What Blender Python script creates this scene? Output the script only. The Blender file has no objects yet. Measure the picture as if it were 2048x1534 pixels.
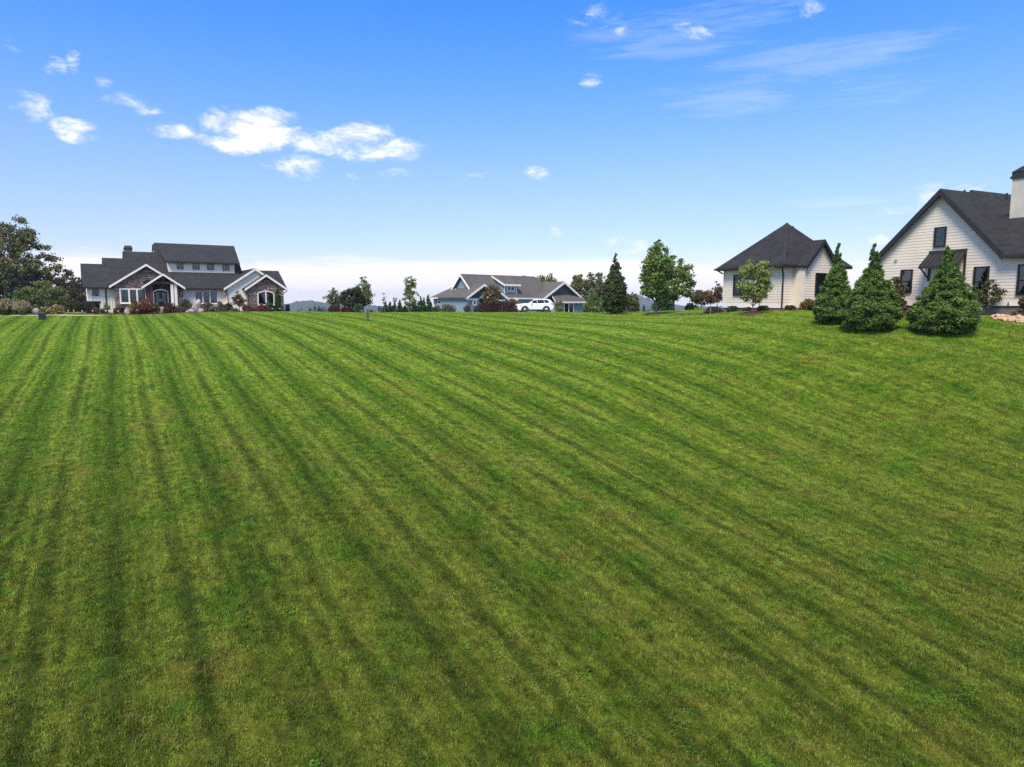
import bpy, bmesh, math, random
import numpy as np
from mathutils import Vector, Matrix

sc = bpy.context.scene
COL = sc.collection
R = math.radians

# ---------------------------------------------------------------- camera
EYE = 8.0
F = 2048 * 24 / 36
HORIZON = 606.0
PITCH = math.atan((767 - HORIZON) / F)
cam_d = bpy.data.cameras.new('camera')
cam_d.sensor_fit = 'HORIZONTAL'
cam_d.sensor_width = 36
cam_d.lens = 24
cam_d.clip_start = 0.1
cam_d.clip_end = 20000
cam = bpy.data.objects.new('camera', cam_d)
COL.objects.link(cam)
cam.location = (0, 0, EYE)
cam.rotation_euler = (math.pi / 2 - PITCH, 0, 0)
sc.camera = cam

# ---------------------------------------------------------------- light and sky
SUN_EL, SUN_AZ = R(55), R(200)          # azimuth clockwise from +Y: behind the camera, a little to its left
world = bpy.data.worlds.new('World')
sc.world = world
world.use_nodes = True


class NT:
    """small node-tree writer"""
    def __init__(s, tree):
        s.t = tree
        s.t.nodes.clear()

    def n(s, typ, **kw):
        nd = s.t.nodes.new(typ)
        for k, v in kw.items():
            setattr(nd, k, v)
        return nd

    def l(s, a, b):
        s.t.links.new(a, b)

    def set(s, sock, v):
        if isinstance(v, bpy.types.NodeSocket):
            s.l(v, sock)
        else:
            sock.default_value = v

    def m(s, op, a, b=0.0, c=None, clamp=False):
        nd = s.n('ShaderNodeMath', operation=op, use_clamp=clamp)
        s.set(nd.inputs[0], a)
        s.set(nd.inputs[1], b)
        if c is not None:
            s.set(nd.inputs[2], c)
        return nd.outputs[0]

    def vm(s, op, a, b=(0, 0, 0)):
        nd = s.n('ShaderNodeVectorMath', operation=op)
        s.set(nd.inputs[0], a)
        s.set(nd.inputs[1], b)
        return nd.outputs[0]

    def ss(s, x, lo, hi, a=0.0, b=1.0):
        nd = s.n('ShaderNodeMapRange', interpolation_type='SMOOTHSTEP')
        s.set(nd.inputs[0], x)
        nd.inputs[1].default_value = lo
        nd.inputs[2].default_value = hi
        nd.inputs[3].default_value = a
        nd.inputs[4].default_value = b
        return nd.outputs[0]

    def mix(s, f, a, b, blend='MIX'):
        nd = s.n('ShaderNodeMix', data_type='RGBA', blend_type=blend)
        s.set(nd.inputs[0], f)
        s.set(nd.inputs[6], a if not isinstance(a, tuple) else (*a, 1) if len(a) == 3 else a)
        s.set(nd.inputs[7], b if not isinstance(b, tuple) else (*b, 1) if len(b) == 3 else b)
        return nd.outputs[2]

    def noise(s, vec, scale, detail=3, rough=0.55, out=0, dist=0.0):
        nd = s.n('ShaderNodeTexNoise')
        if vec is not None:
            s.l(vec, nd.inputs['Vector'])
        nd.inputs['Scale'].default_value = scale
        nd.inputs['Detail'].default_value = detail
        nd.inputs['Roughness'].default_value = rough
        nd.inputs['Distortion'].default_value = dist
        return nd.outputs[out]

    def comb(s, x, y, z):
        nd = s.n('ShaderNodeCombineXYZ')
        s.set(nd.inputs[0], x)
        s.set(nd.inputs[1], y)
        s.set(nd.inputs[2], z)
        return nd.outputs[0]


def ray(u, v):
    xc = (u - 1024) / F
    yc = (767 - v) / F
    dy = math.cos(PITCH) + yc * math.sin(PITCH)
    dz = -math.sin(PITCH) + yc * math.cos(PITCH)
    return xc / dy, dz / dy


def P(u, v, d):
    a, b = ray(u, v)
    return Vector((a * d, d, EYE + b * d))


def build_world():
    w = NT(world.node_tree)
    sky = w.n('ShaderNodeTexSky', sky_type='NISHITA')
    sky.sun_disc = False
    sky.sun_elevation = SUN_EL
    sky.sun_rotation = SUN_AZ
    sky.altitude = 300
    sky.air_density = 1.0
    sky.dust_density = 0.6
    sky.ozone_density = 2.0
    gam = w.n('ShaderNodeGamma')
    w.l(sky.outputs[0], gam.inputs[0])
    gam.inputs[1].default_value = 1.0
    tc = w.n('ShaderNodeTexCoord')
    sep = w.n('ShaderNodeSeparateXYZ')
    w.l(tc.outputs['Generated'], sep.inputs[0])
    x, y, z = sep.outputs
    az = w.m('ARCTAN2', x, y)
    el = w.m('ARCSINE', z)
    hs = w.n('ShaderNodeHueSaturation')
    hs.inputs['Saturation'].default_value = SKY_SAT
    hs.inputs['Value'].default_value = SKY_VAL
    w.l(gam.outputs[0], hs.inputs['Color'])
    rmp = w.n('ShaderNodeValToRGB')
    w.l(w.m('DIVIDE', el, 0.8), rmp.inputs[0])
    cr_ = rmp.color_ramp
    cr_.interpolation = 'B_SPLINE'
    stops = [(0.0, (0.56, 0.51, 0.60)), (0.077, (0.54, 0.49, 0.58)), (0.145, (0.69, 0.58, 0.64)), (0.21, (0.69, 0.63, 0.72)), (0.28, (0.58, 0.65, 0.82)), (0.39, (0.34, 0.63, 1.0)), (0.6, (0.30, 0.60, 1.0))]
    while len(cr_.elements) < len(stops):
        cr_.elements.new(0.5)
    for el_, (p_, c_) in zip(cr_.elements, stops):
        el_.position = p_ / 0.8
        el_.color = (*c_, 1)
    skyc = w.mix(1.0, hs.outputs[0], rmp.outputs[0], 'MULTIPLY')
    # puffy clouds: noise on the dome, gathered where the photograph has its banks
    vec = w.comb(w.m('MULTIPLY', az, 1.0), w.m('MULTIPLY', el, 2.1), 0.0)
    n1 = w.noise(vec, 15.0, 6, 0.66, dist=0.35)

    def blob(u, v, ru, rv, amp):
        a, b = ray(u, v)
        a0 = math.atan(a)
        e0 = math.atan2(b, math.hypot(a, 1))
        ra = ru / F * math.cos(a0) ** 2
        re = rv / F * math.cos(a0)
        dx = w.m('DIVIDE', w.m('SUBTRACT', az, a0), ra)
        dy = w.m('DIVIDE', w.m('SUBTRACT', el, e0), re)
        q = w.m('ADD', w.m('MULTIPLY', dx, dx), w.m('MULTIPLY', dy, dy))
        q = w.m('MULTIPLY', w.m('SUBTRACT', 1.0, q, clamp=True), amp)
        return q

    acc = None
    for bl in BLOBS:
        q = blob(*bl)
        acc = q if acc is None else w.m('MAXIMUM', acc, q)
    # sparse cloud outside the view, its cover increased to add white fill light
    vec2 = w.comb(w.m('ADD', w.m('MULTIPLY', az, 1.0), 9.0), w.m('MULTIPLY', el, 2.4), 3.0)
    gen = w.noise(vec2, 2.2, 2, 0.5)
    back = w.ss(w.m('ABSOLUTE', az), 0.72, 0.95)
    gen = w.m('MULTIPLY', w.ss(gen, 0.46, 0.64, 0.0, 0.75), back)
    acc = w.m('MAXIMUM', acc, gen)
    dens = w.m('ADD', w.m('MULTIPLY', w.m('SUBTRACT', n1, 0.5), 1.9), w.m('MULTIPLY', acc, 0.62))
    puff = w.ss(dens, 0.12, 0.74)
    puff = w.m('MULTIPLY', puff, w.ss(acc, 0.0, 0.30))
    # thin streaks
    vec3 = w.comb(w.m('ADD', w.m('MULTIPLY', az, 1.0), w.m('MULTIPLY', el, 0.9)), w.m('MULTIPLY', el, 9.0), 7.0)
    n3 = w.noise(vec3, 9.0, 5, 0.68, dist=0.5)
    acc3 = None
    for bl in STREAKS:
        q = blob(*bl)
        acc3 = q if acc3 is None else w.m('MAXIMUM', acc3, q)
    acc3 = w.m('MAXIMUM', acc3, w.m('MULTIPLY', gen, 0.5))
    streak = w.ss(w.m('ADD', n3, w.m('MULTIPLY', acc3, 0.45)), 0.62, 1.02, 0.0, 0.18)
    streak = w.m('MULTIPLY', streak, w.ss(acc3, 0.0, 0.3))
    # low bank of cloud along the horizon, all the way round
    vec4 = w.comb(w.m('MULTIPLY', az, 1.0), w.m('MULTIPLY', el, 5.0), 12.0)
    n4 = w.noise(vec4, 4.2, 4, 0.6)
    eln = w.m('ADD', el, w.m('MULTIPLY', w.m('SUBTRACT', n4, 0.5), -0.075))
    low = w.m('MULTIPLY', w.ss(eln, 0.068, 0.046, 0.0, 0.92), w.ss(n4, 0.30, 0.50, 0.55, 1.0))
    tot = w.m('MAXIMUM', w.m('MAXIMUM', puff, streak), low, clamp=True)
    shade = w.ss(w.m('ADD', dens, w.m('MULTIPLY', w.m('SUBTRACT', n1, 0.5), 0.8)), 0.1, 0.95, 0.80, 1.0)
    cl = w.vm('MULTIPLY', CLOUD, w.comb(shade, shade, shade))
    lowc = w.vm('MULTIPLY', LOWCLOUD, (1, 1, 1))
    cl = w.mix(w.ss(el, 0.06, 0.12), lowc, cl)
    outc = w.mix(tot, skyc, cl)
    bg = w.n('ShaderNodeBackground')
    w.l(outc, bg.inputs[0])
    bg.inputs[1].default_value = SKY_STRENGTH
    o = w.n('ShaderNodeOutputWorld')
    w.l(bg.outputs[0], o.inputs[0])


SKY_STRENGTH = 0.15
SKY_SAT, SKY_VAL = 1.25, 1.0
CLOUD = (4.5, 4.5, 4.55)
LOWCLOUD = (4.1, 4.0, 4.1)
BLOBS = [  # u, v, half-width, half-height in the photograph's pixels, amount
    (515, 256, 120, 48, 1.1), (465, 286, 90, 26, 0.75), (715, 282, 112, 46, 0.82), (620, 280, 90, 30, 0.75), (600, 332, 80, 28, 0.85), (795, 297, 70, 28, 0.66),
    (62, 210, 58, 34, 0.58), (150, 254, 58, 22, 0.62), (330, 258, 75, 20, 0.6), (250, 205, 60, 22, 0.5), (165, 275, 60, 18, 0.5),
    (105, 130, 40, 22, 0.46), (150, 120, 22, 40, 0.36), (205, 160, 30, 24, 0.34), (30, 85, 30, 26, 0.34), (300, 225, 50, 14, 0.45), (800, 348, 50, 14, 0.5), (690, 352, 40, 12, 0.5), (620, 352, 40, 12, 0.55), (960, 348, 40, 10, 0.42),
    (1183, 158, 34, 18, 0.6), (1060, 350, 45, 22, 0.55), (1110, 470, 18, 20, 0.6), (1255, 490, 60, 30, 0.5),
    (1390, 30, 80, 60, 0.32), (1270, 65, 75, 26, 0.36), (1190, 35, 60, 30, 0.36), (1520, 5, 70, 30, 0.42), (1625, 10, 45, 30, 0.40),
    (1850, 385, 80, 26, 0.52), (1800, 420, 90, 16, 0.5), (1960, 370, 90, 22, 0.46), (1760, 480, 30, 14, 0.5)]
STREAKS = [(1640, 112, 300, 44, 1.0), (1470, 205, 170, 34, 0.95), (1700, 190, 200, 50, 0.6), (1330, 75, 230, 60, 0.85), (1450, 178, 260, 26, 0.7), (1670, 402, 140, 16, 0.8),
           (1480, 20, 200, 50, 0.6)]
build_world()
world.cycles.sampling_method = 'MANUAL'
world.cycles.sample_map_resolution = 256

sun_d = bpy.data.lights.new('sun', 'SUN')
sun_d.energy = 3.0
sun_d.angle = R(22)
sun_d.color = (1.0, 0.88, 0.68)
sun = bpy.data.objects.new('sun', sun_d)
COL.objects.link(sun)
sun.location = (-20, -40, 60)
sdir = Vector((math.sin(SUN_AZ) * math.cos(SUN_EL), math.cos(SUN_AZ) * math.cos(SUN_EL), math.sin(SUN_EL)))
sun.rotation_euler = sdir.to_track_quat('Z', 'Y').to_euler()

sc.view_settings.view_transform = 'Standard'
sc.view_settings.look = 'None'
sc.view_settings.exposure = 0.95
sc.view_settings.gamma = 1.0
sc.view_settings.use_curve_mapping = False
sc.cycles.use_denoising = False
sc.cycles.max_bounces = 6
sc.cycles.diffuse_bounces = 3
sc.cycles.glossy_bounces = 3
sc.cycles.transmission_bounces = 4
sc.cycles.transparent_max_bounces = 8
sc.cycles.volume_bounces = 0
sc.cycles.use_adaptive_sampling = True
sc.cycles.adaptive_threshold = 0.006

# ---------------------------------------------------------------- helpers
def tag(o, label=None, cat=None, group=None, kind=None):
    if label:
        o['label'] = label
    if cat:
        o['category'] = cat
    if group:
        o['group'] = group
    if kind:
        o['kind'] = kind
    return o


def empty(name, loc, rz=0.0):
    o = bpy.data.objects.new(name, None)
    COL.objects.link(o)
    o.location = loc
    o.rotation_euler = (0, 0, rz)
    o.empty_display_size = 0.3
    return o


class MB:
    """collects solid shapes, then links them as one mesh object"""
    def __init__(s):
        s.v, s.f = [], []

    def add(s, vs, fs):
        k = len(s.v)
        s.v += [tuple(p) for p in vs]
        s.f += [tuple(i + k for i in f) for f in fs]

    def hexa(s, p):          # 8 corners: 4 of one end, 4 of the other
        s.add(p, [(0, 1, 2, 3), (7, 6, 5, 4), (0, 4, 5, 1), (1, 5, 6, 2), (2, 6, 7, 3), (3, 7, 4, 0)])

    def box(s, x0, x1, y0, y1, z0, z1):
        s.hexa([(x0, y0, z0), (x1, y0, z0), (x1, y1, z0), (x0, y1, z0), (x0, y0, z1), (x1, y0, z1), (x1, y1, z1), (x0, y1, z1)])

    def prism(s, poly, off):  # polygon of 3-D points swept by a vector
        n = len(poly)
        a = [Vector(p) for p in poly]
        b = [p + Vector(off) for p in a]
        s.add(a + b, [tuple(range(n))] + [tuple(range(2 * n - 1, n - 1, -1))] + [(i, i + n, (i + 1) % n + n, (i + 1) % n) for i in range(n)])

    def beam(s, p, q, w, h, up=(0, 0, 1)):
        p, q = Vector(p), Vector(q)
        d = (q - p).normalized()
        sd = d.cross(Vector(up))
        if sd.length < 1e-4:
            sd = Vector((1, 0, 0))
        sd.normalize()
        u2 = sd.cross(d).normalized()
        c = [p + sd * a * w / 2 + u2 * b * h / 2 for a, b in ((-1, -1), (1, -1), (1, 1), (-1, 1))]
        e = [x + (q - p) for x in c]
        s.hexa(c + e)

    def tube(s, pts, rad, n=6):
        pts = [Vector(p) for p in pts]
        k = len(s.v)
        for i, p in enumerate(pts):
            t = (pts[min(i + 1, len(pts) - 1)] - pts[max(i - 1, 0)]).normalized()
            a = t.orthogonal().normalized()
            b = t.cross(a)
            for j in range(n):
                an = 2 * math.pi * j / n
                s.v.append(tuple(p + (a * math.cos(an) + b * math.sin(an)) * rad[i]))
        for i in range(len(pts) - 1):
            for j in range(n):
                s.f.append((k + i * n + j, k + i * n + (j + 1) % n, k + (i + 1) * n + (j + 1) % n, k + (i + 1) * n + j))
        s.f.append(tuple(k + j for j in range(n))[::-1])
        s.f.append(tuple(k + (len(pts) - 1) * n + j for j in range(n)))

    def build(s, name, mat, parent=None, smooth=False):
        me = bpy.data.meshes.new(name)
        me.from_pydata(s.v, [], s.f)
        bm = bmesh.new()
        bm.from_mesh(me)
        bmesh.ops.recalc_face_normals(bm, faces=bm.faces)
        bm.to_mesh(me)
        bm.free()
        if mat:
            me.materials.append(mat)
        if smooth:
            me.shade_smooth()
        o = bpy.data.objects.new(name, me)
        COL.objects.link(o)
        o.parent = parent
        return o


def link_copy(o, parent):
    c = o.copy()
    COL.objects.link(c)
    c.parent = parent
    return c


# ---------------------------------------------------------------- materials
MATS = {}


def pbr(name, col, rough=0.7, var=0.0, vscale=2.0, bump=0.0, bscale=40.0, metal=0.0, spec=0.4, col2=None, stretch=None):
    m = bpy.data.materials.new(name)
    m.use_nodes = True
    w = NT(m.node_tree)
    b = w.n('ShaderNodeBsdfPrincipled')
    o = w.n('ShaderNodeOutputMaterial')
    w.l(b.outputs[0], o.inputs[0])
    b.inputs['Roughness'].default_value = rough
    b.inputs['Metallic'].default_value = metal
    b.inputs['Specular IOR Level'].default_value = spec
    g = w.n('ShaderNodeNewGeometry')
    vec = g.outputs['Position']
    if stretch:
        vec = w.vm('MULTIPLY', vec, stretch)
    if var or col2:
        nz = w.noise(vec, vscale, 5, 0.6)
        c2 = col2 if col2 else tuple(max(0, c * (1 - var)) for c in col)
        c1 = col if col2 else tuple(min(1, c * (1 + var)) for c in col)
        w.l(w.mix(w.ss(nz, 0.3, 0.7), c2, c1), b.inputs['Base Color'])
    else:
        b.inputs['Base Color'].default_value = (*col, 1)
    if bump:
        bn = w.n('ShaderNodeBump')
        bn.inputs['Strength'].default_value = bump
        bn.inputs['Distance'].default_value = 0.02
        w.l(w.noise(vec, bscale, 4, 0.65), bn.inputs['Height'])
        w.l(bn.outputs[0], b.inputs['Normal'])
    MATS[name] = m
    return m


pbr('white_board', (0.83, 0.77, 0.64), 0.6, 0.05, 1.5, 0.1, 30)
pbr('cream_lap', (0.67, 0.60, 0.485), 0.55, 0.05, 1.2, 0.08, 30)
pbr('white_trim', (0.80, 0.76, 0.69), 0.5, 0.03, 2)
pbr('blue_board', (0.205, 0.295, 0.355), 0.6, 0.08, 1.5)
pbr('navy_board', (0.035, 0.050, 0.075), 0.6, 0.1, 1.5)
pbr('dark_trim', (0.022, 0.020, 0.020), 0.45, 0.15, 3)
pbr('dark_frame', (0.014, 0.014, 0.015), 0.4, 0.1, 3)
pbr('timber', (0.075, 0.038, 0.022), 0.7, 0.3, 6, 0.3, 25)
pbr('dark_timber', (0.022, 0.012, 0.009), 0.75, 0.3, 6)
pbr('foundation', (0.16, 0.15, 0.15), 0.85, 0.15, 2, 0.2, 30)
pbr('stucco', (0.50, 0.47, 0.40), 0.85, 0.12, 1.0, 0.3, 40)
pbr('metal_roof', (0.07, 0.065, 0.062), 0.38, 0.1, 2, metal=0.6)
pbr('cap_metal', (0.05, 0.045, 0.042), 0.45, 0.15, 2, metal=0.5)
pbr('concrete', (0.52, 0.46, 0.37), 0.85, 0.1, 1.0, 0.15, 30)
pbr('mulch', (0.085, 0.036, 0.022), 0.95, 0.4, 9, 0.8, 25)
pbr('boulder', (0.34, 0.28, 0.25), 0.85, 0.25, 1.6, 0.6, 9)
pbr('flagstone', (0.42, 0.25, 0.16), 0.85, 0.25, 2.5, 0.5, 14, col2=(0.44, 0.33, 0.20))
pbr('bark', (0.085, 0.065, 0.050), 0.9, 0.3, 8, 0.7, 22)
pbr('pale_bark', (0.17, 0.14, 0.115), 0.9, 0.25, 8, 0.5, 22)
pbr('green_plastic', (0.010, 0.022, 0.019), 0.5, 0.15, 4)
pbr('black_plastic', (0.012, 0.012, 0.012), 0.5)
pbr('rubber', (0.014, 0.014, 0.015), 0.8)
pbr('alloy', (0.55, 0.56, 0.58), 0.35, metal=0.85)
pbr('car_paint', (0.80, 0.81, 0.82), 0.22, spec=0.6)
pbr('red_lens', (0.30, 0.012, 0.010), 0.25)
pbr('clear_lens', (0.55, 0.58, 0.60), 0.15, spec=0.8)
pbr('lamp_white', (0.85, 0.85, 0.80), 0.4)
pbr('room_dark', (0.010, 0.012, 0.014), 0.8, 0.4, 0.6)
pbr('blind_slat', (0.22, 0.33, 0.33), 0.7)
pbr('door_wood', (0.026, 0.014, 0.010), 0.45, 0.3, 5)
pbr('shingle_grey', (0.1, 0.1, 0.1))
pbr('weathered_wood', (0.10, 0.075, 0.05), 0.9, 0.3, 10)


def shingle(name, col, lo):
    m = MATS[name] if name in MATS else pbr(name, col)
    w = NT(m.node_tree)
    b = w.n('ShaderNodeBsdfPrincipled')
    o = w.n('ShaderNodeOutputMaterial')
    w.l(b.outputs[0], o.inputs[0])
    b.inputs['Roughness'].default_value = 0.92
    b.inputs['Specular IOR Level'].default_value = 0.25
    g = w.n('ShaderNodeNewGeometry')
    sp = w.n('ShaderNodeSeparateXYZ')
    tc = w.n('ShaderNodeTexCoord')
    w.l(tc.outputs['Object'], sp.inputs[0])
    # courses run level, tabs are short random pieces within each course
    course = w.m('FLOOR', w.m('DIVIDE', sp.outputs[2], 0.11))
    along = w.m('ADD', sp.outputs[0], sp.outputs[1])
    tab = w.m('FLOOR', w.m('DIVIDE', w.m('ADD', along, w.m('MULTIPLY', course, 0.37)), 0.34))
    wn = w.n('ShaderNodeTexWhiteNoise', noise_dimensions='2D')
    w.l(w.comb(course, tab, 0), wn.inputs['Vector'])
    big = w.noise(g.outputs['Position'], 0.5, 4, 0.6)
    fac = w.m('ADD', w.m('MULTIPLY', wn.outputs[0], 0.65), w.m('MULTIPLY', w.ss(big, 0.3, 0.7), 0.35))
    c = w.mix(fac, lo, col)
    edge = w.ss(w.m('FRACT', w.m('DIVIDE', sp.outputs[2], 0.11)), 0.0, 0.22, 0.72, 1.0)
    c = w.mix(1.0, c, w.comb(edge, edge, edge), 'MULTIPLY')
    w.l(c, b.inputs['Base Color'])
    bn = w.n('ShaderNodeBump')
    bn.inputs['Strength'].default_value = 0.5
    bn.inputs['Distance'].default_value = 0.02
    w.l(w.m('ADD', w.m('MULTIPLY', wn.outputs[0], 0.5), w.m('FRACT', w.m('DIVIDE', sp.outputs[2], 0.11))), bn.inputs['Height'])
    w.l(bn.outputs[0], b.inputs['Normal'])
    return m


shingle('shingle_dark', (0.042, 0.042, 0.044), (0.022, 0.022, 0.023))
shingle('shingle_grey', (0.125, 0.118, 0.105), (0.075, 0.070, 0.064))
shingle('shingle_black', (0.038, 0.037, 0.038), (0.019, 0.019, 0.020))


def glass_mat():
    m = bpy.data.materials.new('window_glass')
    m.use_nodes = True
    w = NT(m.node_tree)
    tr = w.n('ShaderNodeBsdfTransparent')
    tr.inputs[0].default_value = (0.72, 0.78, 0.78, 1)
    gl = w.n('ShaderNodeBsdfGlossy')
    gl.inputs['Roughness'].default_value = 0.02
    gl.inputs[0].default_value = (0.9, 0.95, 1, 1)
    fr = w.n('ShaderNodeFresnel')
    fr.inputs[0].default_value = 1.55
    mx = w.n('ShaderNodeMixShader')
    w.l(fr.outputs[0], mx.inputs[0])
    w.l(tr.outputs[0], mx.inputs[1])
    w.l(gl.outputs[0], mx.inputs[2])
    o = w.n('ShaderNodeOutputMaterial')
    w.l(mx.outputs[0], o.inputs[0])
    MATS['glass'] = m


glass_mat()


def leaf_mat(name, transl=0.25, rough=0.6, attr='Col'):
    m = bpy.data.materials.new(name)
    m.use_nodes = True
    w = NT(m.node_tree)
    a = w.n('ShaderNodeAttribute', attribute_name=attr)
    d = w.n('ShaderNodeBsdfPrincipled')
    d.inputs['Roughness'].default_value = rough
    d.inputs['Specular IOR Level'].default_value = 0.25
    t = w.n('ShaderNodeBsdfTranslucent')
    w.l(a.outputs['Color'], d.inputs['Base Color'])
    w.l(a.outputs['Color'], t.inputs['Color'])
    mx = w.n('ShaderNodeMixShader')
    mx.inputs[0].default_value = transl
    w.l(d.outputs[0], mx.inputs[1])
    w.l(t.outputs[0], mx.inputs[2])
    o = w.n('ShaderNodeOutputMaterial')
    w.l(mx.outputs[0], o.inputs[0])
    MATS[name] = m
    return m


leaf_mat('leaf')
leaf_mat('stone_tint', 0.0, 0.9)

# ---------------------------------------------------------------- ground
def gp(u, v, d):
    q = P(u, v, d)
    return (q.x, q.y, q.z - EYE)


CTRL = [(x, y, -8.9 + 0.134 * y) for x in (-14, 0, 14) for y in (0, 12, 24)]
CTRL += [(-30, 12, -7.4), (30, 8, -7.4), (-40, 30, -5.4), (-24, 34, -4.5), (0, 36, -4.1), (14, 30, -4.3), (26, 22, -4.6), (-40, 0, -9.0), (40, 0, -8.2)]
CTRL += [gp(85, 640, 68), gp(0, 634, 74), gp(300, 629, 80), gp(180, 625, 84), gp(370, 622, 88), gp(560, 623, 93),
         gp(520, 640, 66), gp(736, 642, 61), gp(900, 633, 66), gp(1024, 626, 74), gp(1052, 630, 68), gp(700, 626, 80), gp(850, 625, 79),
         gp(1060, 625, 82), gp(1150, 626, 78), gp(1229, 628, 62), gp(1312, 629, 58), gp(1420, 630, 52), gp(1505, 629, 45),
         gp(1563, 620, 47), gp(1446, 620, 53), gp(1668, 649, 38.5), gp(1740, 661, 36), gp(1887, 668, 34.2), gp(1990, 630, 38), gp(2040, 633, 36), gp(1780, 624, 44),
         gp(1640, 622, 46), gp(1850, 730, 30.5), gp(2040, 700, 31)]
CTRL += [(-8, 95, -1.75), (6, 102, -2.2), (-50, 110, -1.6), (-70, 90, -1.7), (30, 70, -1.0), (45, 45, -0.5), (50, 30, -1.6), (-8, 120, -4.0), (40, 110, -3.0), (-72, 55, -3.4), (-60, 30, -6.2)]
_C = np.array(CTRL)


def _tps_fit(c, lam=0.4):
    n = len(c)
    p = c[:, :2] / 30.0
    r2 = ((p[:, None] - p[None]) ** 2).sum(-1)
    K = np.where(r2 > 0, r2 * np.log(np.maximum(r2, 1e-12)) * 0.5, 0) + np.eye(n) * lam * 0.02
    A = np.zeros((n + 3, n + 3))
    A[:n, :n] = K
    A[:n, n] = 1
    A[:n, n + 1:] = p
    A[n:, :n] = A[:n, n:].T
    b = np.concatenate([c[:, 2], [0, 0, 0]])
    return np.linalg.solve(A, b)


_W = _tps_fit(_C)


def ground_arr(x, y):
    x = np.asarray(x, float)
    y = np.asarray(y, float)
    xc = np.clip(x, -74, 50)
    yc = np.clip(y, -12, 118)
    p = _C[:, :2] / 30.0
    out = np.full(x.shape, _W[len(_C)]) + _W[len(_C) + 1] * xc / 30 + _W[len(_C) + 2] * yc / 30
    for i in range(len(_C)):
        r2 = (xc / 30 - p[i, 0]) ** 2 + (yc / 30 - p[i, 1]) ** 2
        out = out + _W[i] * np.where(r2 > 1e-12, r2 * np.log(np.maximum(r2, 1e-12)) * 0.5, 0)
    far = np.hypot(x - xc, np.maximum(y - yc, 0) + np.maximum(yc - y, 0) * 0.4)
    t = np.clip(far / 260, 0, 1)
    out = out - 24 * t * t * (3 - 2 * t)
    near = np.clip(1 - far / 30, 0, 1)
    out = out + near * (0.035 * np.sin(x * 0.42 + 0.8 * np.sin(y * 0.21)) + 0.03 * np.sin(y * 0.37 + 1.3 + np.sin(x * 0.16)) + 0.012 * np.sin(x * 1.3 + y * 0.9) * np.sin(y * 1.1 - x * 0.5))
    return out + EYE


def gz(x, y):
    return float(ground_arr(np.array([x]), np.array([y]))[0])


def G(u, d, dz=0.0):
    """point on the ground seen in column u at distance d"""
    v = 640.0
    for _ in range(4):
        a, b = ray(u, v)
        z = gz(a * d, d)
        t = (z - EYE) / d
        v = 767 - F * math.tan(math.atan(t) + PITCH)
    return Vector((a * d, d, z + dz))


def Ghit(u, v):
    """first ground point along the ray through pixel (u, v)"""
    a, b = ray(u, v)
    d = np.arange(3.0, 140.0, 0.1)
    g = ground_arr(a * d, d)
    z = EYE + b * d
    k = np.nonzero(g >= z)[0]
    dd = d[k[0]] if len(k) else 80.0
    return Vector((a * dd, dd, gz(a * dd, dd)))


STRIPE_DIR = R(-30)         # mowing direction, from +Y towards -X
STRIPE_W = 1.42


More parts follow.
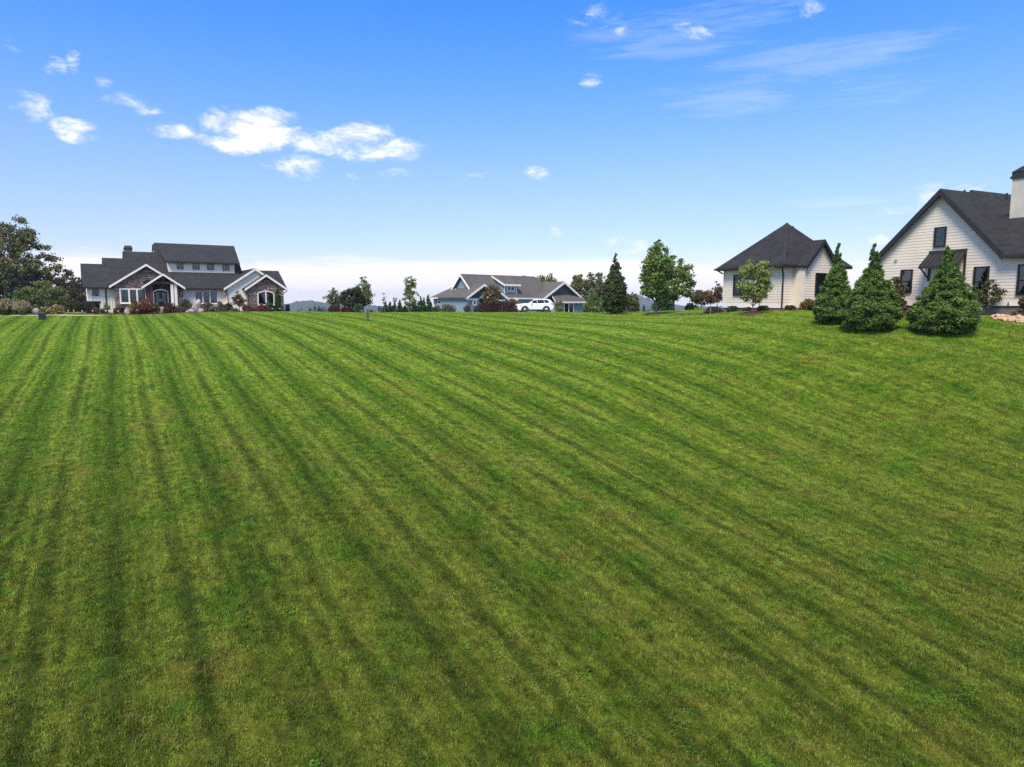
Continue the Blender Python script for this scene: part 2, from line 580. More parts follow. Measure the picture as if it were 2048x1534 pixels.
def lawn_colour(w, pos):
    """colour of the turf at a place: mown passes, dry patches, clover-green patches"""
    sp = w.n('ShaderNodeSeparateXYZ')
    w.l(pos, sp.inputs[0])
    x, y = sp.outputs[0], sp.outputs[1]
    c, s = math.cos(STRIPE_DIR), math.sin(STRIPE_DIR)
    flat = w.comb(x, y, 0.0)
    wob = w.noise(flat, 0.035, 1, 0.4)
    across = w.m('ADD', w.m('SUBTRACT', w.m('MULTIPLY', x, c), w.m('MULTIPLY', y, s)), w.m('MULTIPLY', wob, 0.9))
    bend = w.m('MAXIMUM', w.m('SUBTRACT', x, 2.0), 0.0)
    across = w.m('ADD', across, w.m('MULTIPLY', w.m('MULTIPLY', bend, bend), 0.012))
    along = w.m('ADD', w.m('MULTIPLY', x, s), w.m('MULTIPLY', y, c))
    st = w.m('DIVIDE', across, STRIPE_W)
    fr = w.m('FRACT', st)
    tri = w.m('ABSOLUTE', w.m('SUBTRACT', fr, 0.5))                   # 0.5 at the seam between passes
    seamv = w.comb(w.m('MULTIPLY', across, 0.55), w.m('MULTIPLY', along, 0.10), 4.0)
    seam_n = w.noise(seamv, 1.0, 4, 0.65)
    fray = w.noise(flat, 2.6, 4, 0.7)
    tri_f = w.m('ADD', tri, w.m('MULTIPLY', w.m('SUBTRACT', fray, 0.5), 0.30))
    seam = w.m('MULTIPLY', w.ss(tri_f, 0.27, 0.47), w.ss(seam_n, 0.27, 0.58))
    mid_n = w.noise(w.comb(w.m('MULTIPLY', across, 0.7), w.m('MULTIPLY', along, 0.08), 17.0), 1.0, 3, 0.6)
    wheel = w.m('MULTIPLY', w.ss(w.m('ABSOLUTE', w.m('SUBTRACT', tri_f, 0.17)), 0.10, 0.02), w.ss(mid_n, 0.42, 0.60))   # wheel marks inside a pass
    seam = w.m('MAXIMUM', seam, w.m('MULTIPLY', wheel, 0.6))
    par = w.m('PINGPONG', st, 1.0)  # alternate passes lighter and darker: shading of leaning blades painted into the colour
    par = w.ss(w.m('ADD', par, w.m('MULTIPLY', w.m('SUBTRACT', fray, 0.5), 0.35)), 0.36, 0.64)
    fade = w.ss(x, 5.0, 18.0, 1.0, 0.55)                               # stripe contrast lowered towards the right
    seam = w.m('MULTIPLY', seam, fade)
    par = w.m('ADD', 0.5, w.m('MULTIPLY', w.m('SUBTRACT', par, 0.5), fade))
    comb_n = w.noise(w.comb(w.m('MULTIPLY', across, 5.0), w.m('MULTIPLY', along, 0.9), 9.0), 1.0, 3, 0.65)
    # patches
    n1 = w.noise(flat, 0.28, 5, 0.62)
    n2 = w.noise(w.vm('ADD', flat, (31, 7, 0)), 0.75, 5, 0.65)
    n3 = w.noise(flat, 3.2, 4, 0.7)
    n4 = w.noise(w.vm('ADD', flat, (5, 61, 0)), 11.0, 3, 0.7)
    dry = w.ss(w.m('ADD', w.m('MULTIPLY', n1, 0.55), w.m('MULTIPLY', n2, 0.45)), 0.50, 0.66)
    near = w.ss(y, 36.0, 9.0, 0.0, 0.30)                             # the foot of the slope is drier, thatchier turf
    lush = w.ss(w.noise(w.vm('ADD', flat, (71, 13, 0)), 0.55, 5, 0.66), 0.49, 0.66)
    col = w.mix(par, GRASS_A, GRASS_B)
    col = w.mix(w.m('MINIMUM', w.m('ADD', w.m('MULTIPLY', dry, 0.58), near), 0.85), col, GRASS_DRY)
    col = w.mix(w.m('MULTIPLY', lush, 0.70), col, GRASS_LUSH)
    col = w.mix(w.m('MULTIPLY', seam, 0.66), col, GRASS_DARK)
    thatch = w.m('MULTIPLY', w.ss(w.noise(w.vm('ADD', flat, (3, 91, 0)), 0.42, 6, 0.7), 0.52, 0.68), w.ss(n3, 0.40, 0.62))
    col = w.mix(w.m('MULTIPLY', thatch, 0.38), col, GRASS_THATCH)
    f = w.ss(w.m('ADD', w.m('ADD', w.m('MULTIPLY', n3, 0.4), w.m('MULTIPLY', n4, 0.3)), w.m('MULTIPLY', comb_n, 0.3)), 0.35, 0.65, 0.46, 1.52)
    slope_shade = w.ss(w.m('ADD', y, w.m('MULTIPLY', n1, 14.0)), 12.0, 58.0, 0.73, 1.36)   # view-angle brightness painted in: dark foot of the slope, bright crest
    f = w.m('MULTIPLY', f, slope_shade)
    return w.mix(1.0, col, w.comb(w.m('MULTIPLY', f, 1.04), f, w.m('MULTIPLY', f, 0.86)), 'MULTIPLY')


GRASS_A = (0.140, 0.258, 0.022)
GRASS_B = (0.232, 0.345, 0.042)
GRASS_DRY = (0.225, 0.225, 0.047)
GRASS_LUSH = (0.088, 0.240, 0.016)
GRASS_DARK = (0.044, 0.102, 0.011)
GRASS_THATCH = (0.185, 0.128, 0.044)


def ground_material():
    m = bpy.data.materials.new('lawn_ground')
    m.use_nodes = True
    w = NT(m.node_tree)
    b = w.n('ShaderNodeBsdfPrincipled')
    o = w.n('ShaderNodeOutputMaterial')
    w.l(b.outputs[0], o.inputs[0])
    b.inputs['Roughness'].default_value = 0.95
    b.inputs['Specular IOR Level'].default_value = 0.1
    g = w.n('ShaderNodeNewGeometry')
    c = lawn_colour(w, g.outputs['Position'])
    c = w.mix(1.0, c, (0.50, 0.44, 0.38), 'MULTIPLY')
    w.l(c, b.inputs['Base Color'])
    bn = w.n('ShaderNodeBump')
    bn.inputs['Strength'].default_value = 0.8
    bn.inputs['Distance'].default_value = 0.05
    w.l(w.noise(g.outputs['Position'], 14, 4, 0.7), bn.inputs['Height'])
    w.l(bn.outputs[0], b.inputs['Normal'])
    MATS['lawn_ground'] = m
    m = bpy.data.materials.new('grass_blade')
    m.use_nodes = True
    w = NT(m.node_tree)
    g = w.n('ShaderNodeNewGeometry')
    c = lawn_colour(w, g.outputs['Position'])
    a = w.n('ShaderNodeAttribute', attribute_name='Col')
    c = w.mix(1.0, c, a.outputs['Color'], 'MULTIPLY')
    d = w.n('ShaderNodeBsdfPrincipled')
    d.inputs['Roughness'].default_value = 0.55
    d.inputs['Specular IOR Level'].default_value = 0.2
    t = w.n('ShaderNodeBsdfTranslucent')
    w.l(c, d.inputs['Base Color'])
    w.l(c, t.inputs['Color'])
    mx = w.n('ShaderNodeMixShader')
    mx.inputs[0].default_value = 0.3
    w.l(d.outputs[0], mx.inputs[1])
    w.l(t.outputs[0], mx.inputs[2])
    o = w.n('ShaderNodeOutputMaterial')
    w.l(mx.outputs[0], o.inputs[0])
    MATS['grass_blade'] = m


ground_material()


def build_ground():
    def axis(lo, hi, step, far):
        a = list(np.arange(lo, hi + 0.01, step))
        s = step
        while a[-1] < far:
            s *= 1.35
            a.append(a[-1] + s)
        s = step
        b = []
        q = lo
        while q > -far:
            s *= 1.35
            q -= s
            b.append(q)
        return np.array(b[::-1] + a)
    xs = np.clip(axis(-76, 56, 0.8, 3900), -3900, 3900)
    ys = np.clip(axis(-10, 112, 0.8, 3900), -3900, 3900)
    X, Y = np.meshgrid(xs, ys)
    Z = ground_arr(X.ravel(), Y.ravel())
    nx, ny = len(xs), len(ys)
    v = np.stack([X.ravel(), Y.ravel(), Z], 1)
    i = np.arange(nx * ny).reshape(ny, nx)
    q = np.stack([i[:-1, :-1], i[:-1, 1:], i[1:, 1:], i[1:, :-1]], -1).reshape(-1, 4)
    o = raw_mesh('ground', v, q, MATS['lawn_ground'])
    o.data.shade_smooth()
    tag(o, 'mown green lawn sloping up from the foreground to the crest', 'lawn', kind='structure')


def raw_mesh(name, v, q, mat, col=None, parent=None):
    me = bpy.data.meshes.new(name)
    n, k = len(q), q.shape[1]
    me.vertices.add(len(v))
    me.vertices.foreach_set('co', np.asarray(v, np.float32).ravel())
    me.loops.add(n * k)
    me.loops.foreach_set('vertex_index', np.asarray(q, np.int32).ravel())
    me.polygons.add(n)
    me.polygons.foreach_set('loop_start', np.arange(0, n * k, k, dtype=np.int32))
    me.update(calc_edges=True)
    if col is not None:
        a = me.color_attributes.new('Col', 'FLOAT_COLOR', 'POINT')
        c4 = np.ones((len(v), 4), np.float32)
        c4[:, :3] = col
        a.data.foreach_set('color', c4.ravel())
    if mat:
        me.materials.append(mat)
    o = bpy.data.objects.new(name, me)
    COL.objects.link(o)
    o.parent = parent
    return o


build_ground()
# ---------------------------------------------------------------- houses
class Frame:
    """a house's own axes: x along its front, y into the house, z up"""
    def __init__(s, name, origin, yaw):
        s.o = Vector(origin)
        s.yaw = yaw
        s.ex = Vector((math.cos(yaw), math.sin(yaw), 0))
        s.ey = Vector((-math.sin(yaw), math.cos(yaw), 0))
        s.e = empty(name, origin, yaw)

    def cam(s):
        d = Vector((0, 0, EYE)) - s.o
        return Vector((d.dot(s.ex), d.dot(s.ey), d.z))

    def dir(s, u, v):
        a, b = ray(u, v)
        d = Vector((a, 1, b))
        return Vector((d.dot(s.ex), d.dot(s.ey), d.z))

    def hit(s, u, v, n, k):
        """point of the view ray on the plane n.p = k (own axes)"""
        c, d = s.cam(), s.dir(u, v)
        n = Vector(n)
        t = (k - n.dot(c)) / n.dot(d)
        return c + d * t

    def Y(s, u, v, y):
        return s.hit(u, v, (0, 1, 0), y)

    def X(s, u, v, x):
        return s.hit(u, v, (1, 0, 0), x)


class Wall:
    """a vertical plane of a house: a along it (seen from outside, left to right), z up, o outwards"""
    def __init__(s, fr, axis, k):
        s.fr, s.axis, s.k = fr, axis, k      # axis 'y': plane y=k facing -y; axis 'x': plane x=k facing -x

    def pt(s, a, z, o=0.0):
        return Vector((a, s.k - o, z)) if s.axis == 'y' else Vector((s.k - o, -a, z))

    def px(s, u, v):
        if s.axis == 'y':
            p = s.fr.Y(u, v, s.k)
            return p.x, p.z
        p = s.fr.X(u, v, s.k)
        return -p.y, p.z

    def box(s, b, a0, a1, z0, z1, o0, o1):
        b.hexa([s.pt(a0, z0, o0), s.pt(a1, z0, o0), s.pt(a1, z0, o1), s.pt(a0, z0, o1), s.pt(a0, z1, o0), s.pt(a1, z1, o0), s.pt(a1, z1, o1), s.pt(a0, z1, o1)])

    def poly(s, b, az, o0, o1):
        b.prism([s.pt(a, z, o0) for a, z in az], s.pt(0, 0, o1) - s.pt(0, 0, o0))


def window(W, a0, a1, z0, z1, panes=1, fm='white_trim', fw=0.09, blind=0.0, sash=False, arch=0.0, sill=False, base=0.0, full_blind_from=None):
    """frame proud of the wall, dark room behind, blind slats, glass in front"""
    e = W.fr.e
    b = MB()
    d0, d1 = base + 0.004, base + 0.085
    if arch:
        n = 10
        top = [(a0 + (a1 - a0) * i / n, z1 - arch + arch * math.sin(math.pi * (0.12 + 0.76 * i / n)) ** 1.0) for i in range(n + 1)]
        top = [(a, z1 - arch * ((2 * (a - a0) / (a1 - a0) - 1) ** 2)) for a, _ in top]
        inn = [(a0 + fw + (a1 - a0 - 2 * fw) * i / n, 0) for i in range(n + 1)]
        inn = [(a, z1 - fw - arch * ((2 * (a - a0) / (a1 - a0) - 1) ** 2)) for a, _ in inn]
        for i in range(n):
            W.poly(b, [top[i], top[i + 1], inn[i + 1], inn[i]], d0, d1)
        W.box(b, a0, a0 + fw, z0, top[0][1], d0, d1)
        W.box(b, a1 - fw, a1, z0, top[-1][1], d0, d1)
        W.box(b, a0 + fw, a1 - fw, z0, z0 + fw, d0, d1)
        glass_poly = [(a0 + fw, z0 + fw), (a1 - fw, z0 + fw)] + inn[::-1]
    else:
        W.box(b, a0, a0 + fw, z0, z1, d0, d1)
        W.box(b, a1 - fw, a1, z0, z1, d0, d1)
        W.box(b, a0 + fw, a1 - fw, z1 - fw, z1, d0, d1)
        W.box(b, a0 + fw, a1 - fw, z0, z0 + fw, d0, d1)
        glass_poly = None
    w = (a1 - a0 - 2 * fw)
    for i in range(1, panes):
        c = a0 + fw + w * i / panes
        W.box(b, c - fw * 0.55, c + fw * 0.55, z0 + fw, z1 - fw - (0.02 if arch else 0), d0, d1 - 0.004)
    if sash:
        zm = z0 + (z1 - z0) * 0.47
        W.box(b, a0 + fw, a1 - fw, zm - 0.03, zm + 0.03, d0, d1 - 0.02)
    fo = b.build('window', MATS[fm], e)
    if sill:
        b = MB()
        W.box(b, a0 - 0.05, a1 + 0.05, z0 - 0.06, z0 - 0.002, base + 0.004, base + 0.13)
        b.build('sill', MATS[fm], fo)
    b = MB()
    if glass_poly:
        W.poly(b, glass_poly, base + 0.006, base + 0.012)
    else:
        W.box(b, a0 + fw, a1 - fw, z0 + fw, z1 - fw, base + 0.006, base + 0.012)
    b.build('dark_interior', MATS['room_dark'], fo)
    for i in range(panes):
        p0 = a0 + fw + w * i / panes + (fw * 0.55 if i else 0)
        p1 = a0 + fw + w * (i + 1) / panes - (fw * 0.55 if i < panes - 1 else 0)
        b = MB()
        if glass_poly:
            tp = [q for q in inn if p0 <= q[0] <= p1]
            lf = z1 - fw - arch * ((2 * (p0 - a0) / (a1 - a0) - 1) ** 2)
            rt = z1 - fw - arch * ((2 * (p1 - a0) / (a1 - a0) - 1) ** 2)
            W.poly(b, [(p0, z0 + fw), (p1, z0 + fw), (p1, rt)] + [q for q in tp[::-1] if p0 < q[0] < p1] + [(p0, lf)], base + 0.040, base + 0.046)
        else:
            W.box(b, p0, p1, z0 + fw, z1 - fw, base + 0.040, base + 0.046)
        b.build('pane', MATS['glass'], fo)
        if blind > 0:
            b = MB()
            zt = z1 - fw - 0.02
            zb = zt - (z1 - z0 - 2 * fw) * blind
            zz = zt
            while zz > zb:
                W.box(b, p0 + 0.02, p1 - 0.02, zz - 0.085, zz, base + 0.018, base + 0.024)
                zz -= 0.115
            b.build('blind', MATS['blind_slat'], fo)
    return fo


def battens(W, wall_obj, az_bounds, step, mat, w=0.05, proud=0.02, skip=()):
    """az_bounds(a) -> (z0, z1) of the strip at a"""
    a0, a1, fn = az_bounds
    k = int((a1 - a0) / step)
    for i in range(1, k + 1):
        a = a0 + (a1 - a0) * i / (k + 1)
        z0, z1 = fn(a)
        segs = [(z0, z1)]
        for (s0, s1, t0, t1) in skip:
            if s0 - w < a < s1 + w:
                new = []
                for (p, q) in segs:
                    if t0 > p:
                        new.append((p, min(q, t0)))
                    if t1 < q:
                        new.append((max(p, t1), q))
                segs = new
        if not segs:
            continue
        for (p, q) in segs:
            if q - p > 0.03:
                b = MB()
                W.box(b, a - w / 2, a + w / 2, p, q, 0.002, proud)
                b.build('batten', MATS[mat], wall_obj)


def laps(W, wall_obj, zlo, zhi, left, right, step, mat, o0=0.0):
    """horizontal lap boards, each an object, from zlo up; left(z), right(z) bound the wall"""
    z = zlo
    while z < zhi - 0.02:
        z1 = min(z + step, zhi)
        l0, l1, r0, r1 = left(z), left(z1), right(z), right(z1)
        if r0 - l0 < 0.02:
            break
        if r1 < l1:
            l1 = r1 = (l1 + r1) / 2
        b = MB()
        t, k = o0 + 0.019, o0 + 0.005
        b.hexa([W.pt(l0, z, o0 + 0.001), W.pt(r0, z, o0 + 0.001), W.pt(r0, z, t), W.pt(l0, z, t),
                W.pt(l1, z1, o0 + 0.001), W.pt(r1, z1, o0 + 0.001), W.pt(r1, z1, k), W.pt(l1, z1, k)])
        b.build('lap_board', MATS[mat], wall_obj)
        z = z1


def stones(W, wall_obj, zlo, zhi, left, right, rng, avoid=()):
    """coursed ledge stone, each stone its own block, too small to tell apart at this distance"""
    vs, cols, fs = [], [], []
    z = zlo
    pal = [(0.19, 0.142, 0.112), (0.25, 0.19, 0.15), (0.13, 0.10, 0.085), (0.31, 0.245, 0.195), (0.21, 0.15, 0.125), (0.24, 0.18, 0.155)]
    while z < zhi - 0.05:
        h = rng.uniform(0.12, 0.22)
        z1 = min(z + h, zhi)
        zm = (z + z1) / 2
        a = left(z)
        while a < right(z):
            l = rng.uniform(0.22, 0.62)
            a1 = min(a + l, right(z))
            lo = max(a, left(z1 - 0.02))
            hi = min(a1, right(z1 - 0.02))
            ok = hi - lo > 0.04
            for (s0, s1, t0, t1) in avoid:
                if lo < s1 and hi > s0 and zm > t0 and zm < t1:
                    if lo < s0 < hi and s0 - lo > 0.08:
                        hi = s0
                    elif lo < s1 < hi and hi - s1 > 0.08:
                        lo = s1
                    else:
                        ok = False
            if ok:
                o = rng.uniform(0.025, 0.065)
                g = 0.008
                k = len(vs)
                c = [W.pt(lo + g, z + g, 0.001), W.pt(hi - g, z + g, 0.001), W.pt(hi - g, z1 - g, 0.001), W.pt(lo + g, z1 - g, 0.001)]
                e = [W.pt(lo + g + 0.01, z + g + 0.01, o), W.pt(hi - g - 0.01, z + g + 0.01, o), W.pt(hi - g - 0.01, z1 - g - 0.01, o), W.pt(lo + g + 0.01, z1 - g - 0.01, o)]
                vs += [tuple(q) for q in c + e]
                fs += [(k + 4, k + 5, k + 6, k + 7), (k, k + 1, k + 5, k + 4), (k + 1, k + 2, k + 6, k + 5), (k + 2, k + 3, k + 7, k + 6), (k + 3, k, k + 4, k + 7)]
                cc = np.array(rng.choice(pal)) * rng.uniform(0.8, 1.25)
                cols += [tuple(cc)] * 8
            a = a1
        z = z1
    o = raw_mesh('stone_facing', np.array(vs), np.array(fs), MATS['stone_tint'], np.array(cols), wall_obj)
    o['kind'] = 'stuff'
    return o


def roof_slab(e, name, poly, mat, t=0.16):
    b = MB()
    b.prism(poly, (0, 0, -t))
    return b.build(name, MATS[mat], e)


def cross_gable(fr, xl, xr, xp, ze, zp, yf, yb, roofmat, trim, tw=0.22, over=0.35, sub='roof'):
    """gable facing -y: two slabs, two rake boards"""
    e = fr.e
    y0 = yf - over
    rl = roof_slab(e, 'roof', [(xl, y0, ze), (xp, y0, zp), (xp, yb, zp), (xl, yb, ze)], roofmat, 0.10)
    rr = roof_slab(e, 'roof', [(xp, y0, zp), (xr, y0, ze), (xr, yb, ze), (xp, yb, zp)], roofmat, 0.10)
    for (a, r, sg) in (((xl, ze), rl, 1), ((xr, ze), rr, -1)):
        b = MB()
        dx, dz = xp - a[0], zp - a[1]
        L = math.hypot(dx, dz)
        drop = tw / (abs(dx) / L)
        b.prism([(a[0], y0 - 0.05, a[1] - 0.01), (xp, y0 - 0.05, zp - 0.01), (xp, y0 - 0.05, zp - 0.01 - drop), (a[0], y0 - 0.05, a[1] - 0.01 - drop)], (0, 0.045, 0))
        b.build('rake_board', MATS[trim], r)
        b = MB()       # soffit
        b.prism([(a[0] + 0.02 * sg, y0, ze - 0.13), (xp, y0, zp - 0.13), (xp, yf + 0.1, zp - 0.13), (a[0] + 0.02 * sg, yf + 0.1, ze - 0.13)], (0, 0, -0.03))
        b.build('soffit', MATS[trim], r)
    return rl, rr


def downspout(e, pts, mat='dark_trim', r=0.05):
    b = MB()
    b.tube(pts, [r] * len(pts), 8)
    return b.build('downspout', MATS[mat], e)


def mk(e, name, mat):
    def done(b):
        return b.build(name, MATS[mat], e)
    return done


# ---- white and stone farmhouse on the left of the crest
def left_house():
    rng = random.Random(5)
    o = P(370, 621, 88)
    o.z = gz(o.x, o.y)
    fr = Frame('stone_and_white_house', o, R(32.5))
    e = fr.e
    tag(e, 'white house with brown stone gables, arched front door and row of four upper windows', 'house')
    Z0 = -0.6
    M = 0.74
    ye = -0.55
    ze = fr.Y(410, 576.5, ye).z
    pl = ((0, -M, 1), ze - M * ye)          # plane of the great front slope

    def slope(u, v):
        return fr.hit(u, v, *pl)
    # stepped sections of the great roof, from the low left wing to the tall middle
    wall_l = fr.Y(170, 600, 0).x
    secs = [(162.5, 203.5, 527.5), (203.5, 245, 516), (245, 314, 503.5)]
    prev = None
    masses = []
    for i, (u0, u1, v) in enumerate(secs):
        a, b_ = slope(u0, v), slope(u1, v)
        yr, zr = (a.y + b_.y) / 2, (a.z + b_.z) / 2
        x0 = slope(u0, v).x if i else (fr.Y(162.5, 572, ye).x + slope(u0, v).x) / 2
        masses.append([x0, slope(u1, v).x, yr, zr])
    a, b_ = slope(308, 488.5), slope(468, 495)
    yr, zr = (a.y + b_.y) / 2, (a.z + b_.z) / 2
    xm0, xm1 = masses[2][1] - 0.4, b_.x
    masses.append([xm0, xm1, yr, zr])
    for i in range(3):
        masses[i][1] = masses[i + 1][0]
    walls = []
    for i, (x0, x1, yr_, zr_) in enumerate(masses):
        yb = 2 * yr_ - ye
        roof_slab(e, 'roof', [(x0, ye, ze), (x1, ye, ze), (x1, yr_, zr_), (x0, yr_, zr_)], 'shingle_dark')
        roof_slab(e, 'roof', [(x0, yr_, zr_), (x1, yr_, zr_), (x1, yb, ze), (x0, yb, ze)], 'shingle_dark')
        w0 = x0 + (0.45 if i == 0 else 0.12)
        b = MB()
        b.prism([(w0, 0, Z0), (w0, 0, ze + 0.15), (w0, yr_, zr_ - 0.30), (w0, yb - 0.5, ze + 0.15), (w0, yb - 0.5, Z0)], (x1 - w0 - 0.05, 0, 0))
        walls.append(b.build('wall', MATS['white_board'], e))
        b = MB()
        b.box(x0, x1 - 0.004, ye - 0.10, ye - 0.004, ze - 0.20, ze - 0.03)
        b.build('gutter', MATS['dark_trim'], e)
    W0 = Wall(fr, 'y', 0)
    # left wing window and trim
    a0, z1 = W0.px(184, 578)
    a1, z0 = W0.px(197.5, 592)
    wl = (a0 - 0.1, a1 + 0.1, z0 - 0.1, z1 + 0.1)
    window(W0, a0, a1, z0, z1, 1, 'dark_frame', 0.07)
    b = MB()
    W0.box(b, a0 - 0.1, a1 + 0.1, z0 - 0.12, z0 - 0.003, 0.003, 0.05)
    b.build('window_apron', MATS['white_trim'], e)
    xg = fr.Y(231, 600, -1.5).x
    battens(W0, walls[0], (wall_l, masses[0][1], lambda a: (Z0 + 0.4, ze + 0.0)), 0.42, 'white_board', 0.06, 0.03, (wl,))
    battens(W0, walls[1], (masses[0][1], xg, lambda a: (Z0 + 0.4, ze)), 0.42, 'white_board', 0.06, 0.03)
    x = W0.px(170.5, 600)[0]
    downspout(e, [(x, -0.10, ze - 0.1), (x, -0.08, -0.2)])
    x = W0.px(212, 600)[0]
    downspout(e, [(x, -0.45, ze - 0.15), (x, -0.10, ze - 0.5), (x, -0.08, -0.2)])
    # chimney behind the third ridge
    cx0, cx1 = slope(249, 503).x, slope(266, 503).x
    cy = masses[2][2] + 0.6
    zt = fr.Y(258, 491, cy).z
    zs = fr.Y(258, 500, cy).z
    zb = fr.Y(258, 503, cy).z
    b = MB()
    b.box(cx0 + 0.1, cx1 - 0.1, cy, cy + 1.3, masses[2][3] - 2.5, zs)
    ch = b.build('chimney', MATS['stucco'], e)
    b = MB()
    m_ = 0.12
    b.hexa([(cx0, cy - 0.1, zs), (cx1, cy - 0.1, zs), (cx1, cy + 1.4, zs), (cx0, cy + 1.4, zs),
            (cx0, cy - 0.1, zs + 0.28), (cx1, cy - 0.1, zs + 0.28), (cx1, cy + 1.4, zs + 0.28), (cx0, cy + 1.4, zs + 0.28)])
    b.hexa([(cx0, cy - 0.1, zs + 0.282), (cx1, cy - 0.1, zs + 0.282), (cx1, cy + 1.4, zs + 0.282), (cx0, cy + 1.4, zs + 0.282),
            (cx0 + m_, cy + 0.05, zt), (cx1 - m_, cy + 0.05, zt), (cx1 - m_, cy + 1.2, zt), (cx0 + m_, cy + 1.2, zt)])
    b.build('chimney_cap', MATS['cap_metal'], ch)
    # long clerestory dormer with four windows
    pb = slope(400, 545)
    yd = pb.y
    WD = Wall(fr, 'y', yd)
    dl = WD.px(336.5, 535)[0]
    dr = WD.px(470, 535)[0]
    zd0 = pb.z - 0.2
    zdt = (fr.Y(340, 520, yd).z + fr.Y(470, 526, yd).z) / 2
    ydr, zdr = yr, zr
    b = MB()
    b.prism([(dl, yd, zd0), (dl, yd, zdt + 0.1), (dl, ydr, zdr - 0.14), (dl, yd + 3.0, zd0 + 3.0 * M - 0.3)], (dr - dl, 0, 0))
    dw = b.build('dormer', MATS['white_board'], e)
    el = fr.Y(331.5, 519.5, yd - 0.5).x
    er = fr.Y(479.5, 526, yd - 0.5).x
    sl = (zdr + 0.12 - zdt - 0.05) / (ydr - yd)
    zee = zdt + 0.05 - 0.5 * sl
    tl, tr = fr.Y(308, 488, ydr).x, fr.Y(469, 495, ydr).x
    b = MB()
    b.prism([(el, yd - 0.5, zee + 0.1), (er, yd - 0.5, zee + 0.1), (tr, ydr + 0.3, zdr + 0.24), (tl, ydr + 0.3, zdr + 0.24)], (0, 0, -0.14))
    dro = b.build('dormer_roof', MATS['shingle_dark'], dw)
    b = MB()
    b.box(el, er, yd - 0.59, yd - 0.503, zee - 0.10, zee + 0.07)
    b.build('gutter', MATS['dark_trim'], dw)
    for (u0, u1, v0, v1) in ((353.5, 367, 525, 538.8), (385, 399, 526.3, 539.3), (414, 428, 527.7, 540.6), (445, 459, 529, 541.7)):
        a0, z1 = WD.px(u0, v0)
        a1, z0 = WD.px(u1, v1)
        window(WD, a0, a1, z0, z1, 1, 'dark_frame', 0.06)
        b = MB()
        WD.box(b, a0 - 0.06, a1 + 0.06, z0 - 0.09, z0 - 0.003, 0.003, 0.06)
        b.build('sill', MATS['white_trim'], dw)
    battens(WD, dw, (dl, dr, lambda a: (zd0, zdt)), 0.45, 'white_board', 0.05, 0.025,
            [(WD.px(u0, 530)[0] - 0.08, WD.px(u1, 530)[0] + 0.08, WD.px(u0, 541)[1] - 0.2, WD.px(u0, 525)[1] + 0.1) for u0, u1 in ((353.5, 367), (385, 399), (414, 428), (445, 459))])
    x = WD.px(469.5, 535)[0]
    downspout(e, [(x, yd - 0.5, zee - 0.05), (x, yd - 0.1, zee - 0.4), (x, yd - 0.07, zd0 + 0.25)])
    # stone gable left of the porch
    yg = -1.5
    WG = Wall(fr, 'y', yg)
    pk = fr.Y(292, 527.5, yg - 0.35)
    lf = fr.Y(218, 572.5, yg - 0.35)
    hw = pk.x - lf.x
    zeg = lf.z + 0.05
    yback = (pk.z - ze) / M + ye
    cross_gable(fr, lf.x, pk.x + hw, pk.x, zeg, pk.z, yg, yback + 0.3, 'shingle_dark', 'white_trim', 0.22)
    wl_, wr_ = WG.px(230.5, 600)[0], 2 * pk.x - WG.px(230.5, 600)[0]
    k = (pk.z - zeg) / hw
    top = lambda a: min(zeg + (a - lf.x) * k, zeg + (2 * pk.x - a - lf.x) * k) - 0.17
    b = MB()
    WG.poly(b, [(wl_, Z0), (wr_, Z0), (wr_, top(wr_)), (pk.x, top(pk.x)), (wl_, top(wl_))], -1.6, 0)
    sw = b.build('stone_wall', MATS['foundation'], e)
    a0, z1 = WG.px(238, 576.5)
    a1, z0 = WG.px(294, 607)
    slant = lambda z: wl_ + max(0, (z + 0.17 - zeg) / k + lf.x - wl_)
    stones(WG, sw, Z0 + 0.2, pk.z - 0.95, slant, lambda z: 2 * pk.x - slant(z), rng, ((a0, a1, z0, z1),))
    window(WG, a0, a1, z0, z1, 3, 'white_trim', 0.16, blind=0.46, sill=True)

    def truss(Wg, xp, zp, kk, wdt):
        b = MB()
        zb_ = zp - 0.17 - wdt * kk
        Wg.box(b, xp - wdt, xp + wdt, zb_ - 0.02, zb_ + 0.2, 0.07, 0.24)
        Wg.box(b, xp - 0.09, xp + 0.09, zb_ + 0.2, zp - 0.36, 0.07, 0.22)
        b.beam(Wg.pt(xp - wdt * 0.55, zb_ + 0.2, 0.15), Wg.pt(xp - 0.09, zb_ + 0.62, 0.15), 0.12, 0.12)
        b.beam(Wg.pt(xp + wdt * 0.55, zb_ + 0.2, 0.15), Wg.pt(xp + 0.09, zb_ + 0.62, 0.15), 0.12, 0.12)
        b.build('gable_truss', MATS['timber'], e)
        b = MB()
        Wg.poly(b, [(xp - wdt, zb_), (xp + wdt, zb_), (xp, zp - 0.2)], 0.002, 0.05)
        b.build('gable_panel', MATS['dark_timber'], e)
    truss(WG, pk.x, pk.z, k, 1.25)
    # timber porch with the arched double door
    yp = -3.2
    WP = Wall(fr, 'y', yp)
    pk2 = fr.Y(325.5, 546.5, yp - 0.3)
    lf2 = fr.Y(282.5, 573.8, yp - 0.3)
    hw2 = pk2.x - lf2.x
    ybk = (pk2.z - ze) / M + ye
    cross_gable(fr, lf2.x, pk2.x + hw2, pk2.x, lf2.z, pk2.z, yp, ybk + 0.3, 'shingle_dark', 'white_trim', 0.22, 0.3)
    k2 = (pk2.z - lf2.z) / hw2
